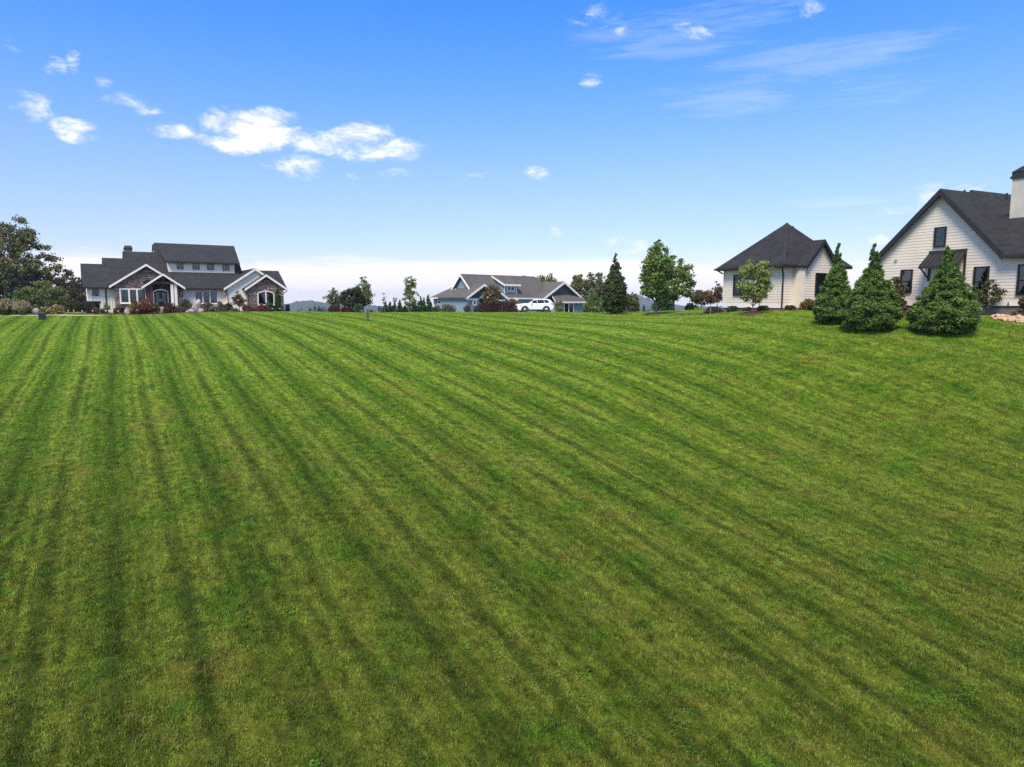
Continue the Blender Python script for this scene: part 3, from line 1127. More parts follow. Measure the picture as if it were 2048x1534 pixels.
    for u in (296.3, 302.5):
        x = WP.px(u, 600)[0]
        b = MB()
        zt_ = pk2.z - abs(x - pk2.x) * k2 - 0.22
        b.box(x - 0.2, x + 0.2, yp, yp + 0.4, Z0, min(zt_, lf2.z + 0.75))
        b.build('porch_post', MATS['timber'], e)
    for u, mt in ((345.5, 'white_trim'), (352.5, 'white_trim')):
        x = WP.px(u, 600)[0]
        b = MB()
        zt_ = pk2.z - abs(x - pk2.x) * k2 - 0.22
        b.box(x - 0.15, x + 0.15, yp + 0.02, yp + 0.32, Z0, min(zt_, lf2.z + 0.75))
        b.build('porch_post', MATS[mt], e)
    x = WP.px(349, 600)[0]
    b = MB()
    b.box(x - 0.16, x + 0.16, yp + 0.04, yp + 0.36, Z0, lf2.z + 0.5)
    x2 = WP.px(356, 600)[0]
    b.box(x2 - 0.16, x2 + 0.10, yp + 0.04, yp + 0.36, Z0, lf2.z + 0.12)
    b.build('porch_post', MATS['timber'], e)
    b = MB()
    xa, xb = WP.px(293, 566)[0], WP.px(358, 566)[0]
    zb1, zb2 = WP.px(325, 567.3)[1], WP.px(325, 563.2)[1]
    b.box(xa + 0.4, xb - 0.4, yp - 0.04, yp + 0.28, zb1, zb2)
    b.build('porch_beam', MATS['timber'], e)
    b = MB()
    b.box(pk2.x - 0.13, pk2.x + 0.13, yp, yp + 0.24, zb2, pk2.z - 0.32)
    b.build('king_post', MATS['timber'], e)
    b = MB()
    b.box(xa - 0.1, xb + 0.1, -1.55, -1.2, Z0, ze + 0.9)
    b.build('porch_back_wall', MATS['dark_timber'], e)
    b = MB()
    b.box(xa, xb, yp + 0.05, -1.55, lf2.z + 0.62, lf2.z + 0.68)
    b.build('porch_ceiling', MATS['dark_timber'], e)
    WDo = Wall(fr, 'y', -1.55)
    a0, z1 = WDo.px(305, 578)
    a1, z0 = WDo.px(338.5, 617.5)
    arch = WDo.px(305, 578)[1] - WDo.px(305, 583.5)[1]
    b = MB()
    n = 10
    fw = 0.13
    af = lambda a, off: z1 - off - arch * ((2 * (a - a0) / (a1 - a0) - 1) ** 2)
    for i in range(n):
        p, q = a0 + (a1 - a0) * i / n, a0 + (a1 - a0) * (i + 1) / n
        WDo.poly(b, [(p, af(p, 0)), (q, af(q, 0)), (q, af(q, fw)), (p, af(p, fw))], 0.003, 0.10)
    WDo.box(b, a0, a0 + fw, z0, af(a0, fw), 0.003, 0.10)
    WDo.box(b, a1 - fw, a1, z0, af(a1, fw), 0.003, 0.10)
    df = b.build('door_surround', MATS['alloy'], e)
    mid = (a0 + a1) / 2
    for (p, q, sg) in ((a0 + fw + 0.01, mid - 0.01, 1), (mid + 0.01, a1 - fw - 0.01, -1)):
        b = MB()
        WDo.poly(b, [(p, z0), (q, z0), (q, af(q, fw + 0.01)), (p, af(p, fw + 0.01))], 0.003, 0.05)
        d = b.build('door', MATS['door_wood'], e)
        b = MB()
        WDo.poly(b, [(p + 0.16, z0 + 0.4), (q - 0.16, z0 + 0.4), (q - 0.16, af(q - 0.16, fw + 0.22)), (p + 0.16, af(p + 0.16, fw + 0.22))], 0.053, 0.06)
        b.build('pane', MATS['glass'], d)
        b = MB()
        hx = q - 0.08 if sg > 0 else p + 0.08
        WDo.box(b, hx - 0.02, hx + 0.02, z0 + 0.9, z0 + 1.25, 0.06, 0.10)
        b.build('handle', MATS['alloy'], d)
    for i in range(3):
        b = MB()
        b.box(xa + 0.6, xb - 0.7, yp - 0.35 - 0.35 * i, yp - 0.001 + 0.0 * i - 0.35 * i, Z0, 0.42 - 0.15 * i)
        b.build('porch_step', MATS['flagstone'], e)
    b = MB()
    b.box(xa, xb, yp + 0.001, -1.555, Z0, 0.5)
    b.build('porch_floor', MATS['concrete'], e)
    # white middle wall
    a0, z1 = W0.px(358.5, 581)
    a1, z0 = W0.px(366, 594)
    window(W0, a0, a1, z0, z1, 1, 'dark_frame', 0.08)
    s1 = (a0 - 0.1, a1 + 0.1, z0 - 0.1, z1 + 0.1)
    a0, z1 = W0.px(388.5, 580.5)
    a1, z0 = W0.px(436.5, 607.5)
    window(W0, a0, a1, z0, z1, 3, 'white_trim', 0.12, blind=0.72, sill=True)
    s2 = (a0 - 0.05, a1 + 0.05, z0 - 0.1, z1 + 0.1)
    battens(W0, walls[3], (W0.px(357, 600)[0], W0.px(456, 600)[0], lambda a: (Z0 + 0.4, ze - 0.02)), 0.42, 'white_board', 0.06, 0.03, (s1, s2))
    x = W0.px(358, 590)[0]
    # right wing: low ridge along the front, white gable, stone gable
    yw = -1.4
    WR = Wall(fr, 'y', yw)
    pk3 = fr.Y(510.5, 536.2, yw - 0.35)
    lf3 = fr.Y(447.5, 576.5, yw - 0.35)
    hw3 = pk3.x - lf3.x
    k3 = (pk3.z - lf3.z) / hw3
    ybr = (pk3.z - lf3.z) / M + ye + 1.0
    cross_gable(fr, lf3.x, pk3.x + hw3, pk3.x, lf3.z, pk3.z, yw, ybr + 3.0, 'shingle_dark', 'white_trim', 0.24)
    xw0, xw1 = fr.Y(486, 541, 4.0).x, fr.Y(574, 577, -2.4).x
    # ridge parallel to the front
    ysl = -2.4
    zsl = fr.Y(573.5, 577.5, ysl).z
    pr = fr.hit(556, 541.8, (0, -M, 1), zsl - M * ysl)
    roof_slab(e, 'roof', [(pk3.x - 0.5, ysl, zsl), (xw1 + 0.05, ysl, zsl), (pr.x + 0.05, pr.y, pr.z), (xm1 + 0.02, pr.y, pr.z), (xm1 + 0.02, ysl + 3, zsl + 3 * M), (pk3.x - 0.5, ysl + 1.5, zsl + 1.5 * M)], 'shingle_dark')
    roof_slab(e, 'roof', [(xm1 + 0.02, pr.y, pr.z), (pr.x + 0.05, pr.y, pr.z), (xw1 + 0.05, 2 * pr.y - ysl, zsl), (xm1 + 0.02, 2 * pr.y - ysl, zsl)], 'shingle_dark')
    wl3 = WR.px(457, 600)[0]
    wr3 = fr.Y(563, 600, yw).x
    top3 = lambda a: min(lf3.z + (a - lf3.x) * k3, lf3.z + (2 * pk3.x - a - lf3.x) * k3) - 0.17
    b = MB()
    WR.poly(b, [(wl3, Z0), (wr3, Z0), (wr3, zsl - 0.1), (pk3.x + 2.2, top3(pk3.x + 2.2)), (pk3.x, top3(pk3.x)), (wl3, top3(wl3))], -6.0, 0)
    gw = b.build('wall', MATS['white_board'], e)
    laps(WR, gw, Z0 + 0.4, top3(pk3.x) - 0.1, lambda z: max(wl3, (z + 0.17 - lf3.z) / k3 + lf3.x), lambda z: min(wr3 - 0.9, 2 * pk3.x - ((z + 0.17 - lf3.z) / k3 + lf3.x)), 0.24, 'white_board')
    ys = -2.9
    WS = Wall(fr, 'y', ys)
    pk4 = fr.Y(532.5, 548.5, ys - 0.35)
    lf4 = fr.Y(489.5, 577.3, ys - 0.35)
    hw4 = pk4.x - lf4.x
    k4 = (pk4.z - lf4.z) / hw4
    cross_gable(fr, lf4.x, pk4.x + hw4, pk4.x, lf4.z, pk4.z, ys, ys + 5.0, 'shingle_dark', 'white_trim', 0.24)
    wl4, wr4 = WS.px(498, 600)[0], WS.px(563, 600)[0]
    top4 = lambda a: min(lf4.z + (a - lf4.x) * k4, lf4.z + (2 * pk4.x - a - lf4.x) * k4) - 0.17
    b = MB()
    WS.poly(b, [(wl4, Z0), (wr4, Z0), (wr4, top4(wr4)), (pk4.x, top4(pk4.x)), (wl4, top4(wl4))], -4.0, 0)
    sw2 = b.build('stone_wall', MATS['foundation'], e)
    a0, z1 = WS.px(514, 581)
    a1, z0 = WS.px(549, 610)
    sl4 = lambda z: wl4 + max(0, (z + 0.17 - lf4.z) / k4 + lf4.x - wl4)
    stones(WS, sw2, Z0 + 0.2, pk4.z - 0.9, sl4, lambda z: 2 * pk4.x - sl4(z), rng, ((a0, a1, z0, z1 - 0.2), (a0 + 0.3, a1 - 0.3, z1 - 0.3, z1)))
    window(WS, a0, a1, z0, z1, 2, 'white_trim', 0.13, arch=0.36, sill=True, base=0.026)
    truss(WS, pk4.x, pk4.z, k4, 1.15)
    x = WS.px(497, 590)[0]
    downspout(e, [(lf4.x + 0.02, ys - 0.3, lf4.z - 0.2), (x - 0.15, ys - 0.1, lf4.z - 0.75), (x - 0.05, ys - 0.05, lf4.z - 0.85), (x - 0.05, ys - 0.05, -0.2)])
    x = WR.px(456.5, 590)[0]
    downspout(e, [(lf3.x + 0.02, yw - 0.3, lf3.z - 0.1), (x - 0.1, yw - 0.08, lf3.z - 0.75), (x - 0.05, yw - 0.06, -0.2)])
    xr4 = pk4.x + hw4
    downspout(e, [(xr4 - 0.1, ys - 0.3, lf4.z - 0.2), (wr4 + 0.15, ys + 0.1, lf4.z - 0.7), (wr4 + 0.1, ys + 0.2, lf4.z - 0.8)])
    b = MB()
    b.box(wr4 + 0.04, wr4 + 0.24, ys + 0.3, ys + 0.5, Z0, lf4.z - 0.1)
    b.build('corner_post', MATS['white_trim'], e)
    return fr


LH = left_house()


# ---- hip-roofed white wing and gabled white house on the right
RYAW = R(26)


def hip_house():
    o = P(1563, 620, 47)
    o.z = gz(o.x, o.y)
    fr = Frame('hip_roof_house', o, RYAW)
    e = fr.e
    tag(e, 'cream lap-sided house with steep black hip roof and small gable bay', 'house')
    Z0 = -0.7
    WL = Wall(fr, 'x', 0)
    aL = WL.px(1446, 600)[0]
    Ly = -aL
    ze = fr.X(1563, 529, -0.35).z
    W1 = Wall(fr, 'y', 0)
    zsk0 = WL.px(1500, 615.5)[1]
    zsk1 = WL.px(1500, 609)[1]
    Lx = Ly + 0.3
    b = MB()
    b.box(0, Lx, 0, Ly, zsk0, ze - 0.1)
    wall = b.build('wall', MATS['cream_lap'], e)
    b = MB()
    b.box(0.04, Lx - 0.04, 0.04, Ly - 0.04, Z0, zsk0)
    b.build('foundation', MATS['foundation'], e)
    step = 0.178
    laps(WL, wall, zsk1, ze - 0.15, lambda z: aL + 0.12, lambda z: -0.10, step, 'cream_lap')
    laps(W1, wall, zsk1, ze - 0.15, lambda z: 0.10, lambda z: 2.6, step, 'cream_lap')
    b = MB()
    WL.box(b, aL, 0, zsk0, zsk1 - 0.004, 0.002, 0.035)
    b.build('skirt_board', MATS['white_trim'], wall)
    b = MB()
    W1.box(b, 0.002, 2.6, zsk0, zsk1 - 0.004, 0.002, 0.035)
    b.build('skirt_board', MATS['white_trim'], wall)
    for a, c in ((aL, aL + 0.115), (-0.095, 0.036)):
        b = MB()
        WL.box(b, a, c, zsk1, ze - 0.15, 0.002, 0.04)
        b.build('corner_board', MATS['cream_lap'], wall)
    ov = 0.42
    cx, cy = Lx / 2, Ly / 2
    pa = fr.Y(1574, 445.5, cy)
    cx = pa.x
    za = pa.z
    c = [(-ov, -ov, ze), (Lx + ov, -ov, ze), (Lx + ov, Ly + ov, ze), (-ov, Ly + ov, ze)]
    ap = (cx, cy, za)
    for i in range(4):
        roof_slab(e, 'roof', [c[i], c[(i + 1) % 4], ap], 'shingle_black', 0.08)
    b = MB()
    b.box(-ov + 0.01, Lx + ov - 0.01, -ov + 0.01, Ly + ov - 0.01, ze - 0.18, ze - 0.09)
    b.build('soffit', MATS['dark_trim'], e)
    for (x0, x1, y0, y1) in ((-ov - 0.1, -ov, -ov - 0.1, Ly + ov + 0.1), (-ov, 2.3, -ov - 0.1, -ov)):
        b = MB()
        b.box(x0, x1, y0, y1, ze - 0.16, ze - 0.02)
        b.build('gutter', MATS['dark_trim'], e)
    for i in (0,):
        b = MB()
        b.beam(Vector(c[0]) + Vector((0, 0, 0.02)), Vector(c[0]).lerp(Vector(ap), 0.985) + Vector((0, 0, 0.02)), 0.20, 0.04)
        b.build('ridge_cap', MATS['shingle_black'], e)
    # vents
    for u, v in ((1573.5, 512), (1586, 455)):
        k = (za - ze) / (cy + ov)
        p = fr.hit(u, v, (0, -k, 1), ze + k * ov)
        b = MB()
        b.tube([p + Vector((0, 0, -0.1)), p + Vector((0, 0, 0.32 if v > 500 else 0.09))], [0.07, 0.07], 8)
        b.build('vent_pipe', MATS['dark_trim'], e)
    # gable bay
    yb = -0.9
    WB = Wall(fr, 'y', yb)
    pk = fr.Y(1650, 478.5, yb - 0.3)
    lf = fr.Y(1613.5, 530.5, yb - 0.3)
    hw = pk.x - lf.x
    kk = (pk.z - lf.z) / hw
    cross_gable(fr, lf.x, pk.x + hw * 1.0, pk.x, lf.z, pk.z, yb, yb + 6.5, 'shingle_black', 'dark_trim', 0.20, 0.3)
    wl = WB.px(1607, 570)[0]
    wr = 2 * pk.x - wl
    top = lambda a: pk.z - abs(a - pk.x) * kk - 0.15
    b = MB()
    WB.poly(b, [(wl, zsk0), (wr, zsk0), (wr, top(wr)), (pk.x, top(pk.x)), (wl, top(wl))], -3.0, 0)
    bw = b.build('bay_wall', MATS['cream_lap'], e)
    laps(WB, bw, zsk1, pk.z - 0.3, lambda z: max(wl + 0.1, pk.x - (pk.z - 0.15 - z) / kk), lambda z: min(wr, pk.x + (pk.z - 0.15 - z) / kk), step, 'cream_lap')
    b = MB()
    WB.box(b, wl, wr, zsk0, zsk1 - 0.004, 0.002, 0.035)
    b.build('skirt_board', MATS['white_trim'], bw)
    b = MB()
    WB.box(b, wl, wl + 0.098, zsk1, top(wl), 0.002, 0.04)
    b.build('corner_board', MATS['cream_lap'], bw)
    b = MB()
    b.box(wl + 0.04, wr - 0.04, yb + 0.04, 0.03, Z0, zsk0 - 0.002)
    b.build('foundation', MATS['foundation'], e)
    a0, z1 = WB.px(1630.5, 545.5)
    a1, z0 = WB.px(1648.5, 592)
    window(WB, a0, a1, z0, z1, 1, 'dark_frame', 0.075, sash=True, base=0.026, blind=0.0)
    for (u0, u1) in ((1469, 1484), (1521, 1535)):
        a0, z1 = WL.px(u0, 549.5)
        a1, z0 = WL.px(u1, 591)
        window(WL, a0, a1, z0, z1, 1, 'dark_frame', 0.075, sash=True, base=0.026)
    x = 0.0
    downspout(e, [(-ov - 0.05, -ov + 0.1, ze - 0.1), (-0.10, -0.05, ze - 0.5), (-0.09, -0.09, ze - 0.6), (-0.09, -0.09, 0.05)], r=0.055)
    downspout(e, [(-ov - 0.05, Ly + ov - 0.1, ze - 0.1), (-0.08, Ly + 0.02, ze - 0.4)], r=0.055)
    b = MB()
    p = W1.px(1592, 604)
    W1.box(b, p[0] - 0.06, p[0] + 0.06, p[1] - 0.1, p[1] + 0.25, 0.03, 0.14)
    b.build('meter_box', MATS['foundation'], e)
    return fr


HH = hip_house()


def gable_house():
    pk0 = P(1882, 377.5, 41)
    o = Vector((pk0.x, pk0.y, gz(pk0.x, pk0.y)))
    fr = Frame('gabled_white_house', o, RYAW)
    e = fr.e
    tag(e, 'cream lap-sided house with tall black-trimmed gable, metal awning and chimney', 'house')
    # the gable end faces -x: it is the plane x = 0, a runs towards -y
    W = Wall(fr, 'x', 0)
    oh = 0.35
    pk = fr.X(1881, 377, -oh)
    ap, zp = -pk.y, pk.z
    lf = fr.X(1757, 507, -oh)
    al, zl = -lf.y, lf.z
    kk = (zp - zl) / (ap - al)
    rt = fr.X(2006, 505, -oh)
    ar, zr = -rt.y, rt.z
    kr = (zp - zr) / (ar - ap)
    zsk0 = W.px(1985, 611.5)[1]
    zsk1 = W.px(1985, 602.5)[1]
    Z0 = -1.2
    ge = zl - 0.5           # left eave a little below where the conifers hide it
    ale = ap - (zp - ge) / kk
    top = lambda a: (zp - (ap - a) * kk if a < ap else zp - (a - ap) * kr) - 0.17
    wl = ale + 0.35
    awr = ar + 4.5
    b = MB()
    W.poly(b, [(wl, zsk0), (ar + 0.1, zsk0), (ar + 0.1, top(ar)), (ap, top(ap)), (wl, top(wl))], -9.0, 0)
    wall = b.build('wall', MATS['cream_lap'], e)
    b = MB()
    W.box(b, ar + 0.1, awr, zsk0, zr - 0.05, -9.0, 0)
    wall2 = b.build('wall', MATS['cream_lap'], e)
    b = MB()
    W.box(b, wl + 0.04, awr, Z0, zsk0 - 0.002, -8.9, -0.04)
    b.build('foundation', MATS['foundation'], e)
    step = 0.172
    laps(W, wall, zsk1, zp - 0.3, lambda z: max(wl, ap - (zp - 0.17 - z) / kk), lambda z: (awr if z < zr - 0.22 else ap + (zp - 0.17 - z) / kr), step, 'cream_lap')
    b = MB()
    W.box(b, wl, awr, zsk0, zsk1 - 0.004, 0.002, 0.035)
    b.build('skirt_board', MATS['white_trim'], wall)
    # main roof slabs: ridge runs along +x
    LX = 11.0
    pt = lambda a, z, x: (x, -a, z)
    rl = roof_slab(e, 'roof', [pt(ale, ge, -oh), pt(ap, zp, -oh), pt(ap, zp, LX), pt(ale, ge, LX)], 'shingle_black', 0.1)
    rr = roof_slab(e, 'roof', [pt(ap, zp, -oh), pt(ar, zr, -oh), pt(ar, zr, LX), pt(ap, zp, LX)], 'shingle_black', 0.1)
    for (a, z, r_) in ((ale, ge, rl), (ar, zr, rr)):
        L = math.hypot(a - ap, z - zp)
        drop = 0.26 / (abs(a - ap) / L)
        b = MB()
        b.prism([pt(a, z - 0.01, -oh - 0.05), pt(ap, zp - 0.01, -oh - 0.05), pt(ap, zp - 0.01 - drop, -oh - 0.05), pt(a, z - 0.01 - drop, -oh - 0.05)], (0.045, 0, 0))
        b.build('rake_board', MATS['dark_trim'], r_)
        b = MB()
        b.prism([pt(a, z - 0.125, -oh), pt(ap, zp - 0.125, -oh), pt(ap, zp - 0.125, 0.1), pt(a, z - 0.125, 0.1)], (0, 0, -0.03))
        b.build('soffit', MATS['dark_trim'], r_)
    # higher ridge section further back
    q0 = fr.hit(1942, 379.5, (0, 1, 0), -ap + 1.6)
    b = MB()
    zq = q0.z
    b.prism([(q0.x, -ap + 3.6, zq - 2.0 * kk), (q0.x, -ap + 1.6, zq), (q0.x, -ap + 0.02, min(zq - 1.5 * kr, zp - 0.3))], (LX - q0.x, 0, 0))
    b.build('roof_monitor', MATS['shingle_black'], e)
    # side wing: eave along the gable wall's plane, ridge parallel to it
    xe = -oh - 0.05
    pe = fr.X(2011, 509.5, xe)
    ae, zee = -pe.y, pe.z
    kw = 0.95
    pr = fr.hit(1996, 430.5, (-kw, 0, 1), zee - kw * xe)
    zr2 = pr.z
    xr2 = pr.x
    yint = lambda x: -ap + (zee + kw * (x - xe) - zp) / kr + 0.10
    roof_slab(e, 'roof', [(xe, max(-ae, yint(xe)), zee), (xe, -awr - 0.5, zee), (xr2, -awr - 0.5, zr2), (xr2, yint(xr2), zr2)], 'shingle_black', 0.1)
    roof_slab(e, 'roof', [(xr2, pr.y, zr2), (xr2, -awr - 0.5, zr2), (2 * xr2 - xe, -awr - 0.5, zee), (2 * xr2 - xe, -ae, zee)], 'shingle_black', 0.1)
    b = MB()
    b.box(xe - 0.1, xe - 0.003, -awr - 0.5, -ae + 0.25, zee - 0.17, zee - 0.01)
    b.build('gutter', MATS['dark_trim'], e)
    b = MB()
    b.box(xe, 0.0, -awr - 0.5, -ae, zee - 0.17, zee - 0.13)
    b.build('soffit', MATS['dark_trim'], e)
    b = MB()      # little return at the eave corner
    b.prism([(xe, -ae + 0.25, zee - 0.12), (xe, -ae + 0.25, zee - 0.05), (0.0, -ae + 0.15, zee + 0.32), (0.0, -ae + 0.15, zee - 0.12)], (0, -0.12, 0))
    b.build('eave_return', MATS['dark_trim'], e)
    # chimney
    c0 = fr.hit(2020, 420, (0, 1, 0), pr.y + 0.2)
    cx = xr2 - 0.3
    p0 = fr.X(2021.5, 400, cx)
    ztop = fr.X(2026, 358, cx).z
    zcap = fr.X(2024, 338, cx).z
    b = MB()
    b.box(cx, cx + 1.6, p0.y - 2.2, p0.y, zr2 - 1.8, ztop)
    ch = b.build('chimney', MATS['stucco'], e)
    b = MB()
    b.box(cx - 0.08, cx + 1.68, p0.y - 2.28, p0.y + 0.08, ztop + 0.002, ztop + 0.14)
    b.box(cx - 0.03, cx + 1.63, p0.y - 2.23, p0.y + 0.03, ztop + 0.142, ztop + 0.36)
    zz = ztop + 0.362
    b.hexa([(cx - 0.06, p0.y - 2.26, zz), (cx + 1.66, p0.y - 2.26, zz), (cx + 1.66, p0.y + 0.06, zz), (cx - 0.06, p0.y + 0.06, zz),
            (cx + 0.3, p0.y - 1.9, zcap + 0.12), (cx + 1.3, p0.y - 1.9, zcap + 0.12), (cx + 1.3, p0.y - 0.3, zcap + 0.12), (cx + 0.3, p0.y - 0.3, zcap + 0.12)])
    b.build('chimney_cap', MATS['cap_metal'], ch)
    k = 0
    for u, v in ((2013, 400), (1929, 384)):
        p = fr.hit(u, v, (0, -kr, 1), zp + kr * ap) if False else fr.hit(u, v, (0, -kr, 1), zp - kr * (-ap))
        b = MB()
        h = 0.42 if u > 2000 else 0.12
        b.tube([p + Vector((0, 0, -0.12)), p + Vector((0, 0, h))], [0.06, 0.06], 8)
        b.build('vent_pipe', MATS['dark_trim'], e)
    # windows
    for (u0, u1, v0, v1, sash) in ((1871, 1892, 455, 493.5, False), (1803.5, 1824, 539.5, 585), (1950, 1976, 533.5, 592), (2038.5, 2066, 529, 590)) if False else \
            ((1871, 1892, 455, 493.5, False), (1803.5, 1824, 539.5, 585, True), (1950, 1976, 533.5, 592, True), (2038.5, 2066, 529, 590, True)):
        a0, z1 = W.px(u0, v0)
        a1, z0 = W.px(u1, (v1))
        window(W, a0, a1, z0, z1, 1, 'dark_frame', 0.085, sash=sash, base=0.026)
    # standing-seam awning
    a0, z0 = W.px(1836 + 8, 533)
    aA = W.px(1854, 508)[0]
    aB, zB = W.px(1926.5, 502)
    zA = W.px(1854, 506.5)[1]
    zt = (zA + zB) / 2
    pr_ = 1.0
    zb = fr.X(1837, 533, -pr_).z
    aL_ = -fr.X(1837, 533, -pr_).y
    aA, aB = aL_, -fr.X(1911, 531, -pr_).y + 0.0
    b = MB()
    b.prism([W.pt(aA, zt, 0.03), W.pt(aB, zt, 0.03), W.pt(aB, zb, pr_), W.pt(aA, zb, pr_)], (0, 0, -0.035))
    aw = b.build('awning', MATS['metal_roof'], e)
    n = 8
    for i in range(n + 1):
        a = aA + 0.03 + (aB - aA - 0.06) * i / n
        b = MB()
        b.beam(W.pt(a, zt + 0.02, 0.03), W.pt(a, zb + 0.02, pr_), 0.03, 0.04)
        b.build('seam', MATS['dark_trim'], aw)
    b = MB()
    W.box(b, aA - 0.02, aB + 0.02, zb - 0.14, zb - 0.036, pr_ - 0.06, pr_ + 0.02)
    b.build('awning_fascia', MATS['dark_trim'], aw)
    b = MB()
    W.box(b, aA - 0.02, aB + 0.02, zt - 0.01, zt + 0.12, 0.031, 0.09)
    b.build('awning_flashing', MATS['metal_roof'], aw)
    for a in (aA + 0.05, aB - 0.05):
        b = MB()
        b.beam(W.pt(a, zb - 0.06, pr_ - 0.06), W.pt(a, zb - 0.75, 0.04), 0.07, 0.07)
        W.box(b, a - 0.05, a + 0.05, zb - 0.85, zt - 0.05, 0.031, 0.10)
        b.build('awning_bracket', MATS['dark_trim'], aw)
    # small wall fittings
    for u, v in ((1953, 463.5), (1963.5, 462.5)):
        a, z = W.px(u, v)
        b = MB()
        b.prism([W.pt(a - 0.09, z + 0.12, 0.03), W.pt(a - 0.09, z - 0.10, 0.03), W.pt(a - 0.09, z - 0.10, 0.20), W.pt(a - 0.09, z + 0.08, 0.08)], W.pt(0.18, 0, 0) - W.pt(0, 0, 0))
        b.build('vent_hood', MATS['white_trim'], e)
    for u, v in ((1793, 519.5), (1998, 508)):
        a, z = W.px(u, v)
        b = MB()
        W.box(b, a - 0.07, a + 0.07, z - 0.05, z + 0.06, 0.03, 0.12)
        b.build('outlet_box', MATS['stucco'], e)
    a, z = W.px(2019, 606)
    b = MB()
    W.box(b, a - 0.03, a + 0.03, z - 0.06, z + 0.06, 0.036, 0.12)
    b.build('hose_tap', MATS['alloy'], e)
    return fr


GH = gable_house()


# ---- blue house behind the crest
def blue_house():
    o = P(935, 624, 92)
    o.z = gz(o.x, o.y) - 0.5
    fr = Frame('blue_house', o, R(43))
    e = fr.e
    tag(e, 'blue board-and-batten house with grey shingle roof beyond the lawn crest', 'house')
    Z0 = -0.6
    WL = Wall(fr, 'x', 0)
    WF = Wall(fr, 'y', 0)
    ov = 0.45
    zeave = fr.X(934, 594.5, -ov).z
    aL = WL.px(868, 610)[0]
    Ly = -aL
    # lean-to over the left wall: eave at x=-ov, rises along +x
    q1 = fr.X(868, 597.5, -ov)
    # gable end wall stands back from the eave
    kl = 0.62
    pg = fr.hit(903.5, 578, (-kl, 0, 1), zeave + kl * ov)
    pg2 = fr.hit(939, 576, (-kl, 0, 1), zeave + kl * ov)
    xg = (pg.x + pg2.x) / 2
    pkg = fr.X(920.5, 547.5, xg - 0.35)
    # main ridge along +x
    ry, rz = pkg.y, pkg.z
    pR = fr.hit(1069, 553.8, (0, 1, 0), ry)
    xR = pR.x
    gl, gr = fr.X(902.5, 578.5, xg - 0.35), fr.X(939.5, 576.5, xg - 0.35)
    kf = (rz - gr.z) / (ry - gr.y)
    kb = (rz - gl.z) / (gl.y - ry)
    # front slope runs down to the front eave
    yfe = -0.9
    zfe = rz - kf * (ry - yfe)
    if zfe < zeave:
        yfe = ry - (rz - zeave) / kf
        zfe = zeave
    ybk = ry + (rz - zeave) / kb
    roof_slab(e, 'roof', [(xg - 0.35, yfe, zfe), (xR + 3, yfe, zfe), (xR, ry, rz), (xg - 0.35, ry, rz)], 'shingle_grey', 0.14)
    roof_slab(e, 'roof', [(xg - 0.35, ry, rz), (xR, ry, rz), (xR + 3, ybk, zeave), (xg - 0.35, ybk, zeave)], 'shingle_grey', 0.14)
    roof_slab(e, 'roof', [(xR, ry, rz), (xR + 3, yfe, zfe), (xR + 3, ybk, zeave)], 'shingle_grey', 0.14)
    b = MB()
    b.prism([(xg, yfe + 0.4, Z0), (xg, yfe + 0.4, zfe - 0.05), (xg, ry, rz - 0.2), (xg, ybk - 0.4, zeave), (xg, ybk - 0.4, Z0)], (xR - 0.3 - xg, 0, 0))
    mw = b.build('wall', MATS['blue_board'], e)
    WG = Wall(fr, 'x', xg)
    battens(WG, mw, (-gl.y + 0.2, -gr.y - 0.2, lambda a: (zeave, rz - 0.3 - (abs(-a - ry) * (kb if -a > ry else kf)))), 0.3, 'blue_board', 0.06, 0.04)
    for g_ in (gl, gr):
        b = MB()
        b.prism([(xg - 0.42, g_.y, g_.z), (xg - 0.42, ry, rz), (xg - 0.42, ry, rz - 0.34), (xg - 0.42, g_.y, g_.z - 0.34)], (0.06, 0, 0))
        b.build('rake_board', MATS['white_trim'], e)
    # left lean-to with hipped back corner
    zj = zeave + kl * (xg + ov)
    yhip = Ly + ov - (xg + ov) * 0.95
    roof_slab(e, 'roof', [(-ov, -ov, zeave), (xg + 0.02, -ov, zj), (xg + 0.02, yhip, zj), (-ov, Ly + ov, zeave)], 'shingle_grey', 0.12)
    roof_slab(e, 'roof', [(-ov, Ly + ov, zeave), (xg + 0.02, yhip, zj), (xg + 3.0, yhip, zj), (xg + 3.0, Ly + ov, zeave)], 'shingle_grey', 0.12)
    b = MB()
    b.box(0, xg + 0.3, 0, Ly, Z0, zeave - 0.02)
    lw = b.build('wall', MATS['blue_board'], e)
    sk = []
    for (u0, u1, v0, v1) in ((875.5, 886, 600, 609), (903, 908, 600, 618)):
        a0, z1 = WL.px(u0, v0)
        a1, z0 = WL.px(u1, v1)
        window(WL, a0, a1, z0, z1, 1, 'white_trim', 0.13)
        sk.append((a0, a1, z0, z1))
    battens(WL, lw, (aL, 0, lambda a: (Z0, zeave - 0.15)), 0.34, 'blue_board', 0.07, 0.04, sk)
    b = MB()
    b.box(-ov - 0.1, -ov - 0.003, -ov, Ly + ov, zeave - 0.15, zeave + 0.0)
    b.build('gutter', MATS['white_trim'], e)
    for y in (0, Ly):
        b = MB()
        b.box(-0.06, 0.12, y - 0.06 if y == 0 else y - 0.12, y + 0.12 if y == 0 else y + 0.06, Z0, zeave - 0.16)
        b.build('corner_board', MATS['white_trim'], e)
    p = fr.hit(887.6 + 0, 579, (-kl, 0, 1), zeave + kl * ov)
    p = fr.hit(911, 581.5, (-kl, 0, 1), zeave + kl * ov)
    b = MB()
    b.tube([p + Vector((0, 0, -0.1)), p + Vector((0, 0, 0.35))], [0.13, 0.13], 8)
    b.build('vent_pipe', MATS['alloy'], e)
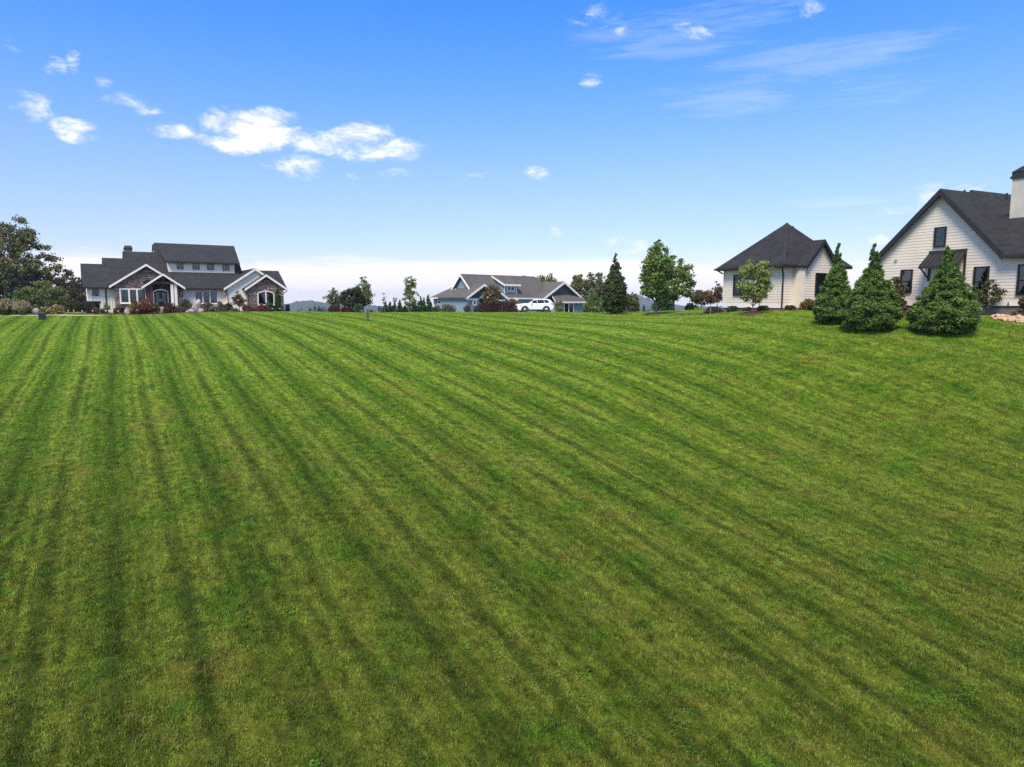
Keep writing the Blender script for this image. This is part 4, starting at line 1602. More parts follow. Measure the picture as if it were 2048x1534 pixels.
    # small navy gable at the front corner
    def navy_gable(up, vp, ul, vl, ur, yf, name, wallmat, gl_mat, depth):
        pk = fr.Y(up, vp, yf - 0.4)
        lf = fr.Y(ul, vl, yf - 0.4)
        xr_ = fr.Y(ur, vl, yf - 0.4).x if ur else 2 * pk.x - lf.x
        cross_gable(fr, lf.x, xr_, pk.x, lf.z, pk.z, yf, yf + depth, 'shingle_grey', 'white_trim', 0.26, 0.4)
        Wn = Wall(fr, 'y', yf)
        zt = lf.z - 0.12
        b = MB()
        Wn.poly(b, [(lf.x + 0.3, zt), (xr_ - 0.3, zt), (pk.x, pk.z - 0.25)], -0.2, 0)
        b.build('gable_panel', MATS[gl_mat], e)
        b = MB()
        Wn.box(b, lf.x + 0.3, xr_ - 0.3, zt - 0.28, zt - 0.002, 0.002, 0.07)
        b.build('frieze_board', MATS['white_trim'], e)
        b = MB()
        Wn.box(b, lf.x + 0.4, xr_ - 0.4, Z0, zt - 0.002, -depth, 0)
        wo = b.build('wall', MATS[wallmat], e)
        return Wn, wo, pk, lf, xr_, zt
    Wn, wo, pk, lf, xr_, zt = navy_gable(969, 567.5, 933.5, 594.5, None, -0.3, 'gable', 'blue_board', 'navy_board', 6)
    a0, z1 = Wn.px(944.5, 600)
    a1, z0 = Wn.px(952.5, 611)
    window(Wn, a0, a1, z0, z1, 1, 'white_trim', 0.14)
    battens(Wn, wo, (lf.x + 0.4, xr_ - 0.4, lambda a: (Z0, zt - 0.3)), 0.34, 'blue_board', 0.07, 0.04, ((a0, a1, z0, z1),))
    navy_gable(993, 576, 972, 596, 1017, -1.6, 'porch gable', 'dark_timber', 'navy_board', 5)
    # shed dormer on the front slope
    pl = ((0, -kf, 1), rz - kf * ry)
    pd = fr.hit(1020, 586.3, *pl)
    yd = pd.y
    Wd = Wall(fr, 'y', yd)
    d0, zb_ = Wd.px(1008, 586)
    d1 = Wd.px(1033.5, 586)[0]
    zt_ = Wd.px(1020, 570.5)[1]
    pu = fr.hit(979, 554.5, *pl)
    b = MB()
    yt0 = min(pu.y, ry - 0.2)
    zt0_ = rz - kf * (ry - yt0)
    b.prism([(d0, yd, zb_ - 0.2), (d0, yd, zt_), (d0, yt0, zt0_ - 0.02), (d0, yt0, zt0_ - 0.4)], (d1 - d0, 0, 0))
    dm = b.build('dormer', MATS['blue_board'], e)
    yt = min(pu.y, ry - 0.2)
    zt2 = rz - kf * (ry - yt)
    b = MB()
    b.prism([(d0 - 0.3, yd - 0.4, zt_ - 0.02), (d1 + 0.4, yd - 0.4, zt_ - 0.02), (d1 + 0.4, yt, zt2 + 0.12), (d0 - 0.3, yt, zt2 + 0.12)], (0, 0, 0.14))
    b.build('dormer_roof', MATS['shingle_grey'], dm)
    b = MB()
    b.box(d0 - 0.32, d1 + 0.42, yd - 0.46, yd - 0.403, zt_ - 0.12, zt_ + 0.14)
    b.prism([(d0 - 0.36, yd - 0.4, zt_ - 0.1), (d0 - 0.36, yd - 0.4, zt_ + 0.13), (d0 - 0.36, yt, zt2 + 0.26), (d0 - 0.36, yt, zt2 + 0.03)], (0.05, 0, 0))
    b.build('fascia', MATS['white_trim'], dm)
    a0, z1 = Wd.px(1013.2, 572)
    a1, z0 = Wd.px(1028.8, 583)
    window(Wd, a0, a1, z0, z1, 2, 'white_trim', 0.13, base=0.0)
    for x in (d0, d1 - 0.16):
        b = MB()
        b.box(x, x + 0.16, yd - 0.05, yd - 0.002, zb_ - 0.1, zt_ - 0.02)
        b.build('corner_board', MATS['white_trim'], dm)
    WS = Wall(fr, 'x', d0)
    # garage gable at the right
    yg = -1.2
    Wg = Wall(fr, 'y', yg)
    pk = fr.Y(1129.5, 562.7, yg - 0.4)
    lf = fr.Y(1086.5, 596.5, yg - 0.4)
    rt = fr.Y(1167, 596.8, yg - 0.4)
    cross_gable(fr, lf.x, rt.x, pk.x, (lf.z + rt.z) / 2, pk.z, yg, yg + 9.5, 'shingle_grey', 'white_trim', 0.28, 0.4)
    zt = (lf.z + rt.z) / 2 - 0.12
    b = MB()
    Wg.poly(b, [(lf.x + 0.4, Z0), (rt.x - 0.4, Z0), (rt.x - 0.4, zt), (pk.x, pk.z - 0.28), (lf.x + 0.4, zt)], -8, 0)
    gw = b.build('wall', MATS['navy_board'], e)
    # pent roof across the gable
    t0, zt0 = Wg.px(1103, 589.5)
    t1 = Wg.px(1154, 589.5)[0]
    pj = 1.3
    pb0 = fr.Y(1113.5, 603, yg - pj)
    pb1 = fr.Y(1166, 603, yg - pj)
    b = MB()
    b.prism([(pb0.x - 0.2, yg - pj, pb0.z), (rt.x - 0.2, yg - pj, pb0.z), (t1 + 0.6, yg - 0.02, zt0), (t0, yg - 0.02, zt0)], (0, 0, -0.12))
    pr = b.build('pent_roof', MATS['shingle_grey'], e)
    b = MB()
    b.box(pb0.x - 0.2, rt.x - 0.1, yg - pj - 0.06, yg - pj - 0.003, pb0.z - 0.22, pb0.z + 0.0)
    b.prism([(pb0.x - 0.26, yg - pj, pb0.z - 0.18), (pb0.x - 0.26, yg - pj, pb0.z + 0.02), (t0 - 0.05, yg - 0.02, zt0 + 0.02), (t0 - 0.05, yg - 0.02, zt0 - 0.18)], (0.05, 0, 0))
    b.build('fascia', MATS['white_trim'], pr)
    yw = yg - pj + 0.45
    Ww = Wall(fr, 'y', yw)
    b = MB()
    b.box(pb0.x + 0.1, rt.x - 0.45, yw, yg - 0.003, Z0, pb0.z - 0.12)
    bw = b.build('wall', MATS['blue_board'], e)
    a0, z1 = Ww.px(1127.2, 605.5)
    a1, z0 = Ww.px(1146.8, 628)
    window(Ww, a0, a1, z0, z1, 2, 'white_trim', 0.15)
    battens(Ww, bw, (pb0.x + 0.1, rt.x - 0.45, lambda a: (Z0, pb0.z - 0.25)), 0.34, 'blue_board', 0.07, 0.04, ((a0, a1, z0, z1),))
    b = MB()
    b.box(rt.x - 0.75, rt.x - 0.36, yw - 0.05, yw - 0.003, Z0, pb0.z - 0.13)
    b.build('corner_board', MATS['white_trim'], bw)
    downspout(e, [(rt.x - 0.2, yg - pj, pb0.z - 0.1), (rt.x - 0.35, yw - 0.1, pb0.z - 0.6), (rt.x - 0.35, yw - 0.1, 0.0)], 'white_trim', 0.06)
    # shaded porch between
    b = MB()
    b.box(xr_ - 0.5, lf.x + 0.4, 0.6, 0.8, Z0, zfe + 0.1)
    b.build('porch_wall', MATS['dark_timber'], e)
    b = MB()
    b.box(xr_ - 0.3, lf.x + 0.5, yfe - 0.08, yfe - 0.003, zfe - 0.22, zfe - 0.02)
    b.build('gutter', MATS['white_trim'], e)
    x = fr.Y(1033.5, 605, -0.6).x
    b = MB()
    b.box(x - 0.13, x + 0.13, -0.75, -0.5, Z0, zfe - 0.1)
    b.build('porch_post', MATS['white_trim'], e)
    return fr


BH = blue_house()
# ---------------------------------------------------------------- car
def suv():
    base = G(1069, 85)
    yaw = math.pi + R(12)
    e = empty('parked_car', base, yaw)
    tag(e, 'white compact SUV parked in front of the blue house', 'car')
    L, HW = 4.6, 0.925

    def loft(name, secs, mat, parent, smooth=True):
        vs, fs = [], []
        n = len(secs[0])
        for s in secs:
            vs += s
        for i in range(len(secs) - 1):
            for j in range(n - 1):
                fs.append((i * n + j, i * n + j + 1, (i + 1) * n + j + 1, (i + 1) * n + j))
        fs.append(tuple(range(n))[::-1])
        fs.append(tuple((len(secs) - 1) * n + j for j in range(n)))
        b = MB()
        b.add(vs, fs)
        o = b.build(name, MATS[mat], parent, False)
        return o
    # side stations: x from nose (+2.3) to tail (-2.3): z of underside, z of shoulder, half width
    st = [(2.30, 0.42, 0.86, 0.62), (2.24, 0.30, 0.97, 0.78), (2.05, 0.26, 1.02, 0.88), (1.7, 0.26, 1.06, 0.92), (1.25, 0.26, 1.10, HW), (0.9, 0.26, 1.12, HW), (0.2, 0.26, 1.10, HW),
          (-0.6, 0.26, 1.12, HW), (-1.2, 0.26, 1.15, HW), (-1.8, 0.28, 1.18, 0.91), (-2.1, 0.34, 1.16, 0.88), (-2.26, 0.42, 1.10, 0.80), (-2.30, 0.52, 0.98, 0.72)]
    secs = []
    for x, zb, zt, w in st:
        zm = zb + (zt - zb) * 0.55
        pts = [(w * 0.86, zb), (w * 0.97, zb + 0.12), (w, zm), (w * 0.985, zt - 0.10), (w * 0.90, zt)]
        sec = [(x, y, z) for y, z in pts] + [(x, y * 0.5, z + 0.03) for y, z in pts[-1:]] + [(x, -y * 0.5, z + 0.03) for y, z in pts[-1:]] + [(x, -y, z) for y, z in pts[::-1]]
        secs.append(sec)
    body = loft('body', secs, 'car_paint', e)
    gst = [(1.02, 1.10, 0.78), (0.62, 1.34, 0.72), (0.20, 1.58, 0.66), (-0.1, 1.645, 0.645), (-0.7, 1.67, 0.64), (-1.3, 1.655, 0.63), (-1.75, 1.60, 0.61), (-1.92, 1.52, 0.60), (-2.22, 1.14, 0.70)]
    secs = []
    for x, zt, w in gst:
        secs.append([(x, 0.83, 1.08), (x, w + 0.03, zt - 0.06), (x, w * 0.85, zt), (x, 0, zt + 0.02), (x, -w * 0.85, zt), (x, -w - 0.03, zt - 0.06), (x, -0.83, 1.08)])
    cab = loft('cabin', secs, 'car_paint', e)
    for s in (1, -1):
        def side_pane(poly, name='side_window'):
            b = MB()
            pts = []
            for x, z in poly:
                t = (z - 1.08) / 0.52
                y = 0.83 + (0.672 - 0.83) * t + 0.012
                pts.append((x, s * y, z))
            b.prism(pts, (0, s * 0.012, 0))
            return b.build(name, MATS['dark_frame'], cab)
        side_pane([(0.78, 1.15), (0.28, 1.50), (-0.12, 1.56), (-0.12, 1.15)])
        side_pane([(-0.18, 1.15), (-0.18, 1.56), (-0.95, 1.57), (-1.05, 1.15)])
        side_pane([(-1.11, 1.17), (-1.02, 1.56), (-1.45, 1.54), (-1.72, 1.24)])
        b = MB()
        b.tube([(0.0, s * 0.62, 1.70), (-0.1, s * 0.60, 1.73), (-1.4, s * 0.58, 1.73), (-1.5, s * 0.58, 1.68)], [0.02] * 4, 6)
        b.build('roof_rail', MATS['alloy'], e)
        b = MB()
        b.tube([(0.62, s * 0.84, 1.16), (0.60, s * 0.97, 1.20)], [0.03, 0.03], 6)
        b.hexa([(0.70, s * 0.93, 1.12), (0.70, s * 1.10, 1.13), (0.54, s * 1.10, 1.13), (0.54, s * 0.93, 1.12), (0.68, s * 0.93, 1.29), (0.68, s * 1.09, 1.28), (0.56, s * 1.09, 1.28), (0.56, s * 0.93, 1.29)])
        b.build('mirror', MATS['car_paint'], e)
        for x in (1.42, -1.27):
            # black arch, tyre, rim
            b = MB()
            n = 14
            for i in range(n):
                a0, a1 = math.pi * (i / n) * 1.1 - 0.15, math.pi * ((i + 1) / n) * 1.1 - 0.15
                p = lambda a, r: (x + r * math.cos(a), 0, 0.36 + r * math.sin(a))
                q = [p(a0, 0.37), p(a1, 0.37), p(a1, 0.47), p(a0, 0.47)]
                b.prism([(c[0], s * 0.925, c[2]) for c in q], (0, s * 0.03, 0))
            b.build('wheel_arch', MATS['black_plastic'], e)
            b = MB()
            vs = []
            prof = [(0.235, 0.10), (0.33, 0.105), (0.36, 0.08), (0.36, -0.08), (0.33, -0.105), (0.235, -0.10)]
            nn = 24
            for i in range(nn):
                a = 2 * math.pi * i / nn
                for r, y in prof:
                    vs.append((x + r * math.cos(a), s * 0.83 + y, 0.355 + r * math.sin(a)))
            fs = []
            for i in range(nn):
                for j in range(6):
                    fs.append((i * 6 + j, i * 6 + (j + 1) % 6, ((i + 1) % nn) * 6 + (j + 1) % 6, ((i + 1) % nn) * 6 + j))
            b.add(vs, fs)
            wh = b.build('tyre', MATS['rubber'], e, True)
            b = MB()
            b.prism([(x + 0.232 * math.cos(2 * math.pi * i / 20), s * 0.88, 0.355 + 0.232 * math.sin(2 * math.pi * i / 20)) for i in range(20)], (0, s * 0.01, 0))
            b.build('wheel_disc', MATS['black_plastic'], wh)
            for k in range(5):
                a = 2 * math.pi * k / 5 + 0.3
                b = MB()
                b.beam((x + 0.03 * math.cos(a), s * 0.915, 0.355 + 0.03 * math.sin(a)), (x + 0.225 * math.cos(a), s * 0.915, 0.355 + 0.225 * math.sin(a)), 0.03, 0.085, (0, 1, 0))
                b.build('spoke', MATS['alloy'], wh)
        b = MB()
        b.prism([(1.98, s * 0.898, 0.84), (2.10, s * 0.865, 0.98), (1.66, s * 0.922, 0.99), (1.72, s * 0.922, 0.92)], (0.03, s * 0.015, 0))
        b.build('headlight', MATS['clear_lens'], e)
        b = MB()
        b.prism([(-2.02, s * 0.905, 1.02), (-2.20, s * 0.86, 1.02), (-2.16, s * 0.85, 1.14), (-1.72, s * 0.915, 1.12)], (0, s * 0.015, 0))
        b.build('tail_light', MATS['red_lens'], e)
        b = MB()
        b.box(-0.85, 1.0, s * 0.90 if s > 0 else -0.94, s * 0.94 if s > 0 else -0.90, 0.24, 0.40)
        b.build('sill_cladding', MATS['black_plastic'], e)
        for x in (0.0, -1.02):
            b = MB()
            b.box(x - 0.10, x + 0.10, min(s * 0.925, s * 0.95), max(s * 0.925, s * 0.95), 0.93, 0.96)
            b.build('door_handle', MATS['car_paint'], e)
    b = MB()
    b.hexa([(1.06, -0.70, 1.14), (1.06, 0.70, 1.14), (0.26, 0.60, 1.575), (0.26, -0.60, 1.575), (1.09, -0.70, 1.15), (1.09, 0.70, 1.15), (0.29, 0.60, 1.585), (0.29, -0.60, 1.585)])
    b.build('windscreen', MATS['dark_frame'], e)
    b = MB()
    b.box(2.26, 2.325, -0.55, 0.55, 0.60, 0.84)
    b.build('grille', MATS['black_plastic'], e)
    b = MB()
    b.box(2.20, 2.32, -0.66, 0.66, 0.32, 0.50)
    b.build('bumper_lower', MATS['black_plastic'], e)
    b = MB()
    b.box(-2.335, -2.22, -0.78, 0.78, 0.38, 0.60)
    b.build('rear_bumper', MATS['black_plastic'], e)


suv()


# ---------------------------------------------------------------- plants
def leaf_quads(c, size, cols, rng, aspect=1.7, up=0.35, axis=None, axis_k=0.0):
    """rhombic leaves: centres (n,3), sizes (n,), colours (n,3)"""
    n = len(c)
    nr = rng.normal(size=(n, 3))
    nr /= np.linalg.norm(nr, axis=1, keepdims=True)
    nr[:, 2] += up
    nr /= np.linalg.norm(nr, axis=1, keepdims=True)
    a = rng.normal(size=(n, 3))
    if axis is not None:
        a = a * (1 - axis_k) + axis * axis_k * 1.7
    a -= (a * nr).sum(1, keepdims=True) * nr
    a /= np.maximum(np.linalg.norm(a, axis=1, keepdims=True), 1e-6)
    b = np.cross(nr, a)
    s = size[:, None]
    w = s / aspect
    v = np.empty((n, 4, 3))
    v[:, 0] = c - a * s * 0.5
    v[:, 1] = c + b * w * 0.5 - a * s * 0.05
    v[:, 2] = c + a * s * 0.5 + nr * s * 0.06
    v[:, 3] = c - b * w * 0.5 - a * s * 0.05
    q = np.arange(n * 4).reshape(n, 4)
    return v.reshape(-1, 3), q, np.repeat(cols, 4, 0)


def pick_cols(pal, n, rng, jit=0.22):
    pal = np.array(pal)
    c = pal[rng.integers(0, len(pal), n)]
    return np.clip(c * rng.uniform(1 - jit, 1 + jit, (n, 1)) * rng.uniform(0.92, 1.08, (n, 3)), 0, 1)


def px2m(d):
    return d / F


def tree(name, label, u, d, vtop, prof, pal, nclump=90, per=70, leaf=0.22, cr=0.5, trunk=0.16, bark='bark', seed=1, lean=0.0, group=None, t0=None, cat='tree', limbs=26, base=None, stems=1, inner=0.25):
    """prof: (share of height, half-width left, half-width right) in the photograph's pixels at distance d"""
    rng = np.random.default_rng(seed)
    bpt = base if base is not None else G(u, d)
    e = empty(name, bpt)
    tag(e, label, cat, group)
    H = P(u, vtop, d).z - bpt.z
    k = px2m(d)
    ts = np.array([p[0] for p in prof])
    rl = np.array([p[1] for p in prof]) * k
    rr = np.array([p[2] for p in prof]) * k
    tg = np.linspace(ts[0], ts[-1], 200)
    wgt = ((np.interp(tg, ts, rl) + np.interp(tg, ts, rr)) / 2) ** 1.5 + 1e-4
    t = rng.choice(tg, nclump, p=wgt / wgt.sum())
    ph = rng.uniform(0, 2 * np.pi, nclump)
    L, Rr = np.interp(t, ts, rl), np.interp(t, ts, rr)
    f = (1 + np.cos(ph)) / 2
    rad = (L * (1 - f) + Rr * f)
    mid = (L + Rr) / 2
    dep = np.where(np.abs(np.sin(ph)) > 0.5, mid, rad)
    rf = np.sqrt(rng.uniform(inner, 1.0, nclump)) * rng.uniform(0.80, 1.04, nclump)
    cc = np.stack([rad * np.cos(ph) * rf + lean * t * H, dep * np.sin(ph) * rf, t * H], 1)
    size = cr * rng.uniform(0.6, 1.25, nclump)
    shrink = np.clip(rad / (cr * 1.6), 0.45, 1.0)
    size *= shrink
    cnt = np.maximum((per * (size / cr) ** 1.3).astype(int), 8)
    idx = np.repeat(np.arange(nclump), cnt)
    n = len(idx)
    off = rng.normal(size=(n, 3))
    off /= np.linalg.norm(off, axis=1, keepdims=True)
    off *= (rng.uniform(0.0, 1.0, (n, 1)) ** 0.5) * rng.uniform(0.75, 1.15, (n, 1))
    off[:, 2] *= 0.72
    pos = cc[idx] + off * size[idx][:, None]
    pos[:, 2] = np.maximum(pos[:, 2], 0.05)
    ctint = pick_cols(pal, nclump, rng, 0.15)
    lc = np.clip(ctint[idx] * 0.65 + pick_cols(pal, n, rng, 0.3) * 0.35, 0, 1) * rng.uniform(0.8, 1.2, (n, 1))
    v, q, c = leaf_quads(pos, leaf * rng.uniform(0.65, 1.3, n), lc, rng)
    raw_mesh('crown', v, q, MATS['leaf'], c, e)
    # trunk and limbs
    top = t0 if t0 is not None else min(0.85, ts[0] + (ts[-1] - ts[0]) * 0.7)
    b = MB()
    for s in range(stems):
        ox = (s - (stems - 1) / 2) * 0.16
        pts, rads = [], []
        for i in range(7):
            q_ = i / 6
            pts.append((lean * q_ * top * H + ox * (1 + 2.5 * q_) + 0.05 * math.sin(i * 1.7 + seed) * q_ * H * 0.12, 0.04 * math.cos(i * 2.1 + seed) * q_ * H * 0.12, -0.12 + q_ * (top * H + 0.12)))
            rads.append(trunk * (1.25 if i == 0 else 1) * (1 - 0.80 * q_))
        b.tube(pts, rads, 8)
    tr = b.build('trunk', MATS[bark], e, True)
    ids = rng.permutation(nclump)[:limbs]
    for i in ids:
        tt = np.clip(t[i] - rng.uniform(0.12, 0.30), max(0.10, ts[0] - 0.03), top * 0.98)
        st = Vector((lean * tt * H, 0, tt * H))
        en = Vector(cc[i])
        md = st.lerp(en, 0.5) + Vector((0, 0, -0.06 * (en - st).length))
        b = MB()
        r0 = trunk * (1 - 0.8 * tt / top) * 0.55
        b.tube([st, md, en], [max(r0, 0.02), max(r0 * 0.6, 0.014), 0.010], 5)
        b.build('limb', MATS[bark], tr, True)
    return e


def conifer(name, label, u, d, vtop, prof, pal, nbr=420, per=46, spray=0.24, seed=3, trunk=0.10, base=None, group=None, lift=0.18, cat='conifer', sparse_top=0.86, bare=0.0, rough=0.10, fan_w=0.17):
    rng = np.random.default_rng(seed)
    bpt = base if base is not None else G(u, d)
    e = empty(name, bpt)
    tag(e, label, cat, group)
    H = P(u, vtop, d).z - bpt.z
    k = px2m(d)
    ts = np.array([p[0] for p in prof])
    rs = np.array([p[1] for p in prof]) * k
    tg = np.linspace(max(ts[0], bare), ts[-1], 300)
    wg = np.interp(tg, ts, rs) ** 1.15 + 0.02
    t = rng.choice(tg, nbr, p=wg / wg.sum())
    ph = rng.uniform(0, 2 * np.pi, nbr)
    fz = rng.uniform(0, 6.28, 4)
    L = np.interp(t, ts, rs) * rng.uniform(0.78, 1.12, nbr) * (1 + rough * (np.sin(3 * ph + 9 * t + fz[0]) * 0.6 + np.sin(5 * ph - 23 * t + fz[1]) * 0.5 + np.sin(2 * ph + 41 * t + fz[2]) * 0.5))
    per_i = np.maximum((per * np.clip(L / np.max(rs), 0.25, 1)).astype(int), 9)
    idx = np.repeat(np.arange(nbr), per_i)
    n = len(idx)
    s = rng.uniform(0.25, 1.0, n) ** 0.6
    outv = np.stack([np.cos(ph), np.sin(ph), np.zeros(nbr)], 1)
    side = np.stack([-np.sin(ph), np.cos(ph), np.zeros(nbr)], 1)
    Lb = L[idx]
    fan = rng.normal(0, 1, n) * fan_w * Lb * (0.35 + 0.65 * (1 - (s - 0.7).clip(0) / 0.3 * 0.6))
    pos = outv[idx] * (s * Lb)[:, None] + side[idx] * fan[:, None]
    z = t[idx] * H + Lb * (lift * s - 0.20 * s ** 3) + rng.normal(0, 0.05, n)
    pos[:, 2] = np.maximum(z, 0.06)
    upv = rng.uniform(0.1, 0.9, n)
    axis = outv[idx] + side[idx] * (fan / np.maximum(Lb, 0.1))[:, None] * 2 + np.array([0, 0, 1.0]) * upv[:, None]
    axis /= np.linalg.norm(axis, axis=1, keepdims=True)
    bt = pick_cols(pal, nbr, rng, 0.18)
    lc = (bt[idx] * 0.6 + pick_cols(pal, n, rng, 0.3) * 0.4) * rng.uniform(0.75, 1.25, (n, 1))
    v, q, c = leaf_quads(pos, spray * rng.uniform(0.6, 1.35, n), np.clip(lc, 0, 1), rng, 2.7, 0.3, axis, 0.72)
    raw_mesh('foliage', v, q, MATS['leaf'], c, e)
    b = MB()
    b.tube([(0, 0, -0.1), (0.02, 0, H * 0.4), (0, 0.02, H * 0.97)], [trunk, trunk * 0.6, 0.015], 8)
    tr = b.build('trunk', MATS['bark'], e, True)
    for i in rng.permutation(nbr)[:40]:
        b = MB()
        st = Vector((0, 0, t[i] * H))
        en = st + Vector(outv[i]) * L[i] * 0.8 + Vector((0, 0, L[i] * 0.06))
        b.tube([st, en], [0.022, 0.008], 5)
        b.build('branch', MATS['bark'], tr, True)
    return e


def shrub(name, label, u0, u1, vtop, d, pal, n=1500, leaf=0.16, seed=1, cat='shrub', group=None, flat=0.75, bloom=None, nb=0, bloom_size=0.16, box=0.0, dz=0.0, depth=0.9, lobes=14, upright=0.0, vbase=None):
    rng = np.random.default_rng(seed)
    uc = (u0 + u1) / 2
    bpt = G(uc, d, dz)
    e = empty(name, bpt)
    tag(e, label, cat, group)
    k = px2m(d)
    w = (u1 - u0) / 2 * k
    H = max(P(uc, vtop, d).z - bpt.z, 0.25)
    nl = lobes
    ph = rng.uniform(0, 2 * np.pi, nl)
    el = rng.uniform(0.05, 1.0, nl)
    r_ = rng.uniform(0.45, 0.78, nl)
    lc_ = np.stack([np.cos(ph) * np.sqrt(1 - el ** 2 * 0.9) * r_ * w, np.sin(ph) * np.sqrt(1 - el ** 2 * 0.9) * r_ * w * depth, (0.12 + 0.66 * el) * H], 1)
    lr = rng.uniform(0.28, 0.46, nl) * min(w, H) * 1.15
    if box:
        pos = rng.uniform(-1, 1, (n, 3))
        ax = rng.integers(0, 3, n)
        sg = np.where(rng.uniform(size=n) < 0.5, -1, 1)
        keep = rng.uniform(size=n) < 0.7
        for a_ in range(3):
            mm = keep & (ax == a_)
            pos[mm, a_] = sg[mm] * rng.uniform(0.86, 1.02, mm.sum())
        tp = (pos[:, 2] + 1) / 2
        tap = (1 - box) + box * tp
        pos = np.stack([pos[:, 0] * w * tap, pos[:, 1] * w * depth * tap, 0.04 + tp * (H - 0.04)], 1)
        idx = np.zeros(n, int)
    else:
        wt = lr ** 2
        idx = rng.choice(nl, n, p=wt / wt.sum())
        off = rng.normal(size=(n, 3))
        off /= np.linalg.norm(off, axis=1, keepdims=True)
        off *= rng.uniform(0.45, 1.08, (n, 1)) ** 0.6
        pos = lc_[idx] + off * lr[idx][:, None]
        pos[:, 2] = np.where(pos[:, 2] < 0.03, rng.uniform(0.02, 0.25, n) * H, pos[:, 2])
        sc_ = np.clip(H / np.maximum(pos[:, 2], 1e-3), 0, 1)
        pos[:, 2] = np.where(pos[:, 2] > H, H * rng.uniform(0.9, 1.03, n), pos[:, 2])
        xr = np.abs(pos[:, 0]) / w
        pos[:, 0] = np.where(xr > 1.05, pos[:, 0] / xr * rng.uniform(0.9, 1.05, n), pos[:, 0])
    lt = pick_cols(pal, nl, rng, 0.2)
    col = np.clip(lt[idx] * 0.5 + pick_cols(pal, n, rng, 0.3) * 0.5, 0, 1) * rng.uniform(0.75, 1.25, (n, 1))
    ax = pos.copy()
    ax[:, 2] += upright * 2
    ax /= np.maximum(np.linalg.norm(ax, axis=1, keepdims=True), 1e-6)
    v, q, c = leaf_quads(pos, leaf * rng.uniform(0.6, 1.35, n), col, rng, 1.7, 0.35, ax, 0.5 if upright else 0.2)
    raw_mesh('foliage', v, q, MATS['leaf'], c, e)
    b = MB()
    for i in range(6):
        a = rng.uniform(0, 6.28)
        en = Vector((math.cos(a) * w * 0.5, math.sin(a) * w * 0.4, H * 0.62))
        b.tube([(0.04 * math.cos(a), 0.04 * math.sin(a), -0.08), en * 0.5 + Vector((0, 0, 0.05)), en], [0.022, 0.016, 0.008], 5)
    b.build('stems', MATS['bark'], e)
    if bloom:
        pts = []
        cols = []
        for i in range(nb):
            k_ = rng.integers(0, nl)
            o_ = rng.normal(size=3)
            o_ /= np.linalg.norm(o_)
            o_[1] = -abs(o_[1])
            o_[2] = abs(o_[2])
            cpt = lc_[k_] + o_ * lr[k_] * 1.0
            cpt[2] = min(cpt[2], H)
            m_ = 26
            q_ = rng.normal(size=(m_, 3))
            q_ /= np.linalg.norm(q_, axis=1, keepdims=True)
            pts.append(cpt + q_ * bloom_size * np.array([1, 1, 1.15]) * 0.55)
            cols.append(pick_cols(bloom, m_, rng, 0.12))
        pts, cols = np.concatenate(pts), np.concatenate(cols)
        v, q, c = leaf_quads(pts, np.full(len(pts), bloom_size * 0.62), cols, rng, 1.15)
        raw_mesh('blooms', v, q, MATS['leaf'], c, e)
    return e


def fountain_grass(name, label, u0, u1, vtop, d, seed=1, pal=((0.16, 0.15, 0.05), (0.10, 0.12, 0.035)), plume=((0.50, 0.42, 0.28), (0.42, 0.33, 0.22))):
    rng = np.random.default_rng(seed)
    uc = (u0 + u1) / 2
    bpt = G(uc, d)
    e = empty(name, bpt)
    tag(e, label, 'ornamental grass', 'clumps of tan fountain grass')
    w = (u1 - u0) / 2 * px2m(d)
    H = P(uc, vtop, d).z - bpt.z
    vs, qs, cs = [], [], []
    pv, pc_ = [], []
    for i in range(900):
        a = rng.uniform(0, 6.283)
        r = w * rng.uniform(0.25, 1.0)
        h = H * rng.uniform(0.6, 1.0) * (1.05 - 0.45 * (r / w) ** 2)
        s = rng.uniform(0, 0.25) * w
        dirv = np.array([math.cos(a), math.sin(a), 0])
        sv = np.array([-math.sin(a), math.cos(a), 0]) * 0.014
        p0 = dirv * s
        p1 = dirv * (s + (r - s) * 0.45) + np.array([0, 0, h * 0.85])
        p2 = dirv * (s + (r - s) * 0.8) + np.array([0, 0, h])
        p3 = dirv * r + np.array([0, 0, h * rng.uniform(0.55, 0.9)])
        k = len(vs)
        for p, wd in ((p0, 1), (p1, 1), (p2, 0.8), (p3, 0.2)):
            vs += [p - sv * wd, p + sv * wd]
        for j in range(3):
            qs.append((k + 2 * j, k + 2 * j + 1, k + 2 * j + 3, k + 2 * j + 2))
        c = np.array(pal[rng.integers(0, len(pal))]) * rng.uniform(0.7, 1.3)
        cs += [c] * 8
        if i % 4 == 0:
            for j in range(9):
                q = p2 + (p3 - p2) * (j / 9) * 0.6 + np.array([0, 0, 0.10 + 0.02 * j * (1 - j / 9)]) + rng.normal(0, 0.025, 3)
                pv.append(q)
                pc_.append(np.array(plume[rng.integers(0, len(plume))]) * rng.uniform(0.8, 1.2))
    o = raw_mesh('blades', np.array(vs), np.array(qs), MATS['leaf'], np.array(cs), e)
    v, q, c = leaf_quads(np.array(pv), np.full(len(pv), 0.10), np.array(pc_), rng, 2.0, 0.2)
    raw_mesh('plumes', v, q, MATS['leaf'], c, e)
    return e


